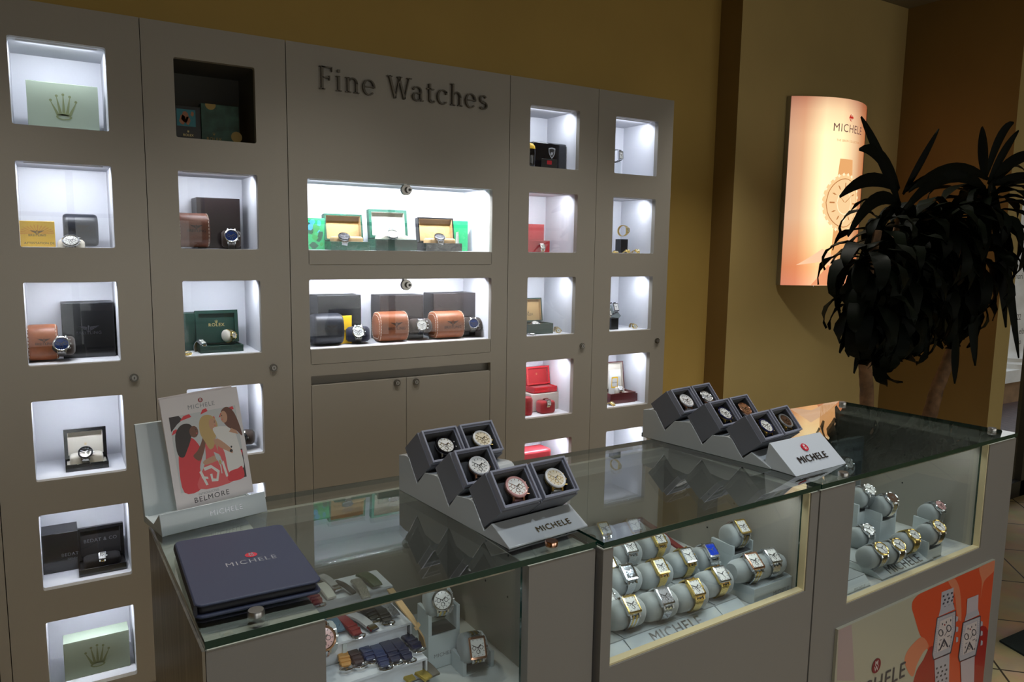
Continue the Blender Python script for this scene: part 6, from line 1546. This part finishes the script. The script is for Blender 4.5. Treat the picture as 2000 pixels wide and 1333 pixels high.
cc = [at_y(1688, 702, PY), at_y(1680, 640, PY-.01), at_y(1700, 520, PY-.06), at_y(1715, 450, PY-.08)]
def cane(pts, r0, r1, base):
    P = [Vector(base)]+[Vector(q) for q in pts]; Q = []
    for i in range(len(P)-1):
        for k in range(6): Q.append(P[i]+(P[i+1]-P[i])*k/6)
    Q.append(P[-1]); R = [(r0+(r1-r0)*i/(len(Q)-1))*(1+.05*(i % 2)) for i in range(len(Q))]
    mb = MB(T0); mb.tube(Q, R, 12); return mb.build('cane', BARK, t, angle=60)
cane(ca, .030, .018, (2.72, PY+.06, .34)); cane(cb, .034, .019, (2.86, PY+.10, .34)); cane(cc, .018, .014, ca[2]-Vector((0, 0, .01)))
ROS = [(at_y(1785, 440, PY+.05), 34, .30, -.25), (at_y(1925, 400, PY+.02), 40, .34, -.2), (at_y(1755, 500, PY), 34, .27, -.3), (at_y(1750, 575, PY+.02), 36, .26, -.6), (at_y(1893, 500, PY+.05), 36, .32, -.5), (at_y(1835, 440, PY+.05), 40, .32, -.2), (at_y(1735, 620, PY), 20, .24, -.9), (at_y(1870, 570, PY+.08), 26, .28, -.8), (at_y(1805, 540, PY+.1), 34, .32, -.6), (at_y(1720, 440, PY-.02), 12, .20, -.2), (at_y(1690, 500, PY-.08), 30, .24, -.6), (at_y(1695, 590, PY-.09), 28, .23, -.9), (at_y(1790, 600, PY), 20, .22, -1.0)]
rnd = random.Random(11); mb = MB(T0)
for c, n, L, e0 in ROS:
    for k in range(n):
        az = 2*pi*k*0.381966+rnd.uniform(-.2, .2); f = k/n
        el = (1.25-1.35*f)+e0+rnd.uniform(-.15, .15)
        leaf(mb, Vector(c)+Vector((0, 0, -.10*f+.02)), Vector((cos(az), sin(az), 0)), el, L*rnd.uniform(.75, 1.08), rnd.uniform(.046, .068), rnd.uniform(1.3, 2.3), rnd)
# the long single leaves that stand out against wall and light box
def aimed(a, b, w, lift, yy=PY):
    A, B = at_y(*a, yy), at_y(*b, yy-.05); K = 9; rings = []; C = (A+B)/2+Vector((0, 0, lift))
    for i in range(K+1):
        s = i/K; p = A*(1-s)**2+C*2*s*(1-s)+B*s*s; d = ((C-A)*(1-s)+(B-C)*s).normalized(); sd = d.cross(Vector((.25, 1, .15))).normalized(); ww = w*sin(pi*min(1, s*.93+.05))**.7; nn = sd.cross(d)
        rings.append([tuple(p-sd*ww/2+nn*.1*ww), tuple(p), tuple(p+sd*ww/2+nn*.1*ww)])
    mb.loft(rings, cap=False)
for a, b, w, l in (((1758, 400), (1682, 228), .038, .03), ((1764, 380), (1834, 252), .032, -.01), ((1755, 372), (1640, 385), .050, .10), ((1756, 370), (1678, 292), .045, .10), ((1755, 400), (1656, 462), .055, .14), ((1925, 350), (1980, 240), .045, .11), ((1925, 350), (1918, 248), .055, .02), ((1930, 360), (1990, 255), .042, .03), ((1930, 350), (1775, 375), .045, .13), ((1770, 372), (1900, 345), .045, .06), ((1760, 400), (1665, 560), .055, .12), ((1700, 560), (1640, 690), .055, .03), ((1900, 560), (1905, 715), .055, .02), ((1840, 560), (1800, 640), .05, .05), ((1925, 370), (1760, 420), .06, .20), ((1935, 350), (2030, 300), .055, .05), ((1940, 360), (2040, 350), .05, .03), ((1940, 360), (1965, 640), .065, .10), ((1950, 420), (1990, 700), .05, .06), ((1710, 600), (1668, 730), .045, .04), ((1870, 650), (1865, 750), .05, .03)): aimed(a, b, w, l)
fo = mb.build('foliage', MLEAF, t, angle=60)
so = fo.modifiers.new('thickness', 'SOLIDIFY'); so.thickness = .0012
mb = MB(Matrix.Translation((0, 0, 0))); mb.lathe([(.17, 0), (.20, .02), (.24, .34), (.26, .36), (.26, .39), (.235, .39), (.225, .33)], 32, cap=True); mb.build('pot', mat('dark_glazed_pot', (0.06, 0.03, 0.02, 1), .3, coat=.3), t)
# black entrance mat
mt = [at_z(1952, 1252, 0.006), at_z(2000, 1272, 0.006)]
o = MB(Matrix.Translation((mt[0].x, mt[0].y, 0))).prism([(0, 0), (2.2, -.1), (2.0, -2.0), (-.6, -1.9)][::-1], .0005, .008, 'z').build('entrance_mat', mat('dark_green_carpet', (0.006, 0.014, 0.012, 1), .95, noise=.6, nscale=300)); tag(o, 'dark green speckled floor mat beside the far counter', 'mat')
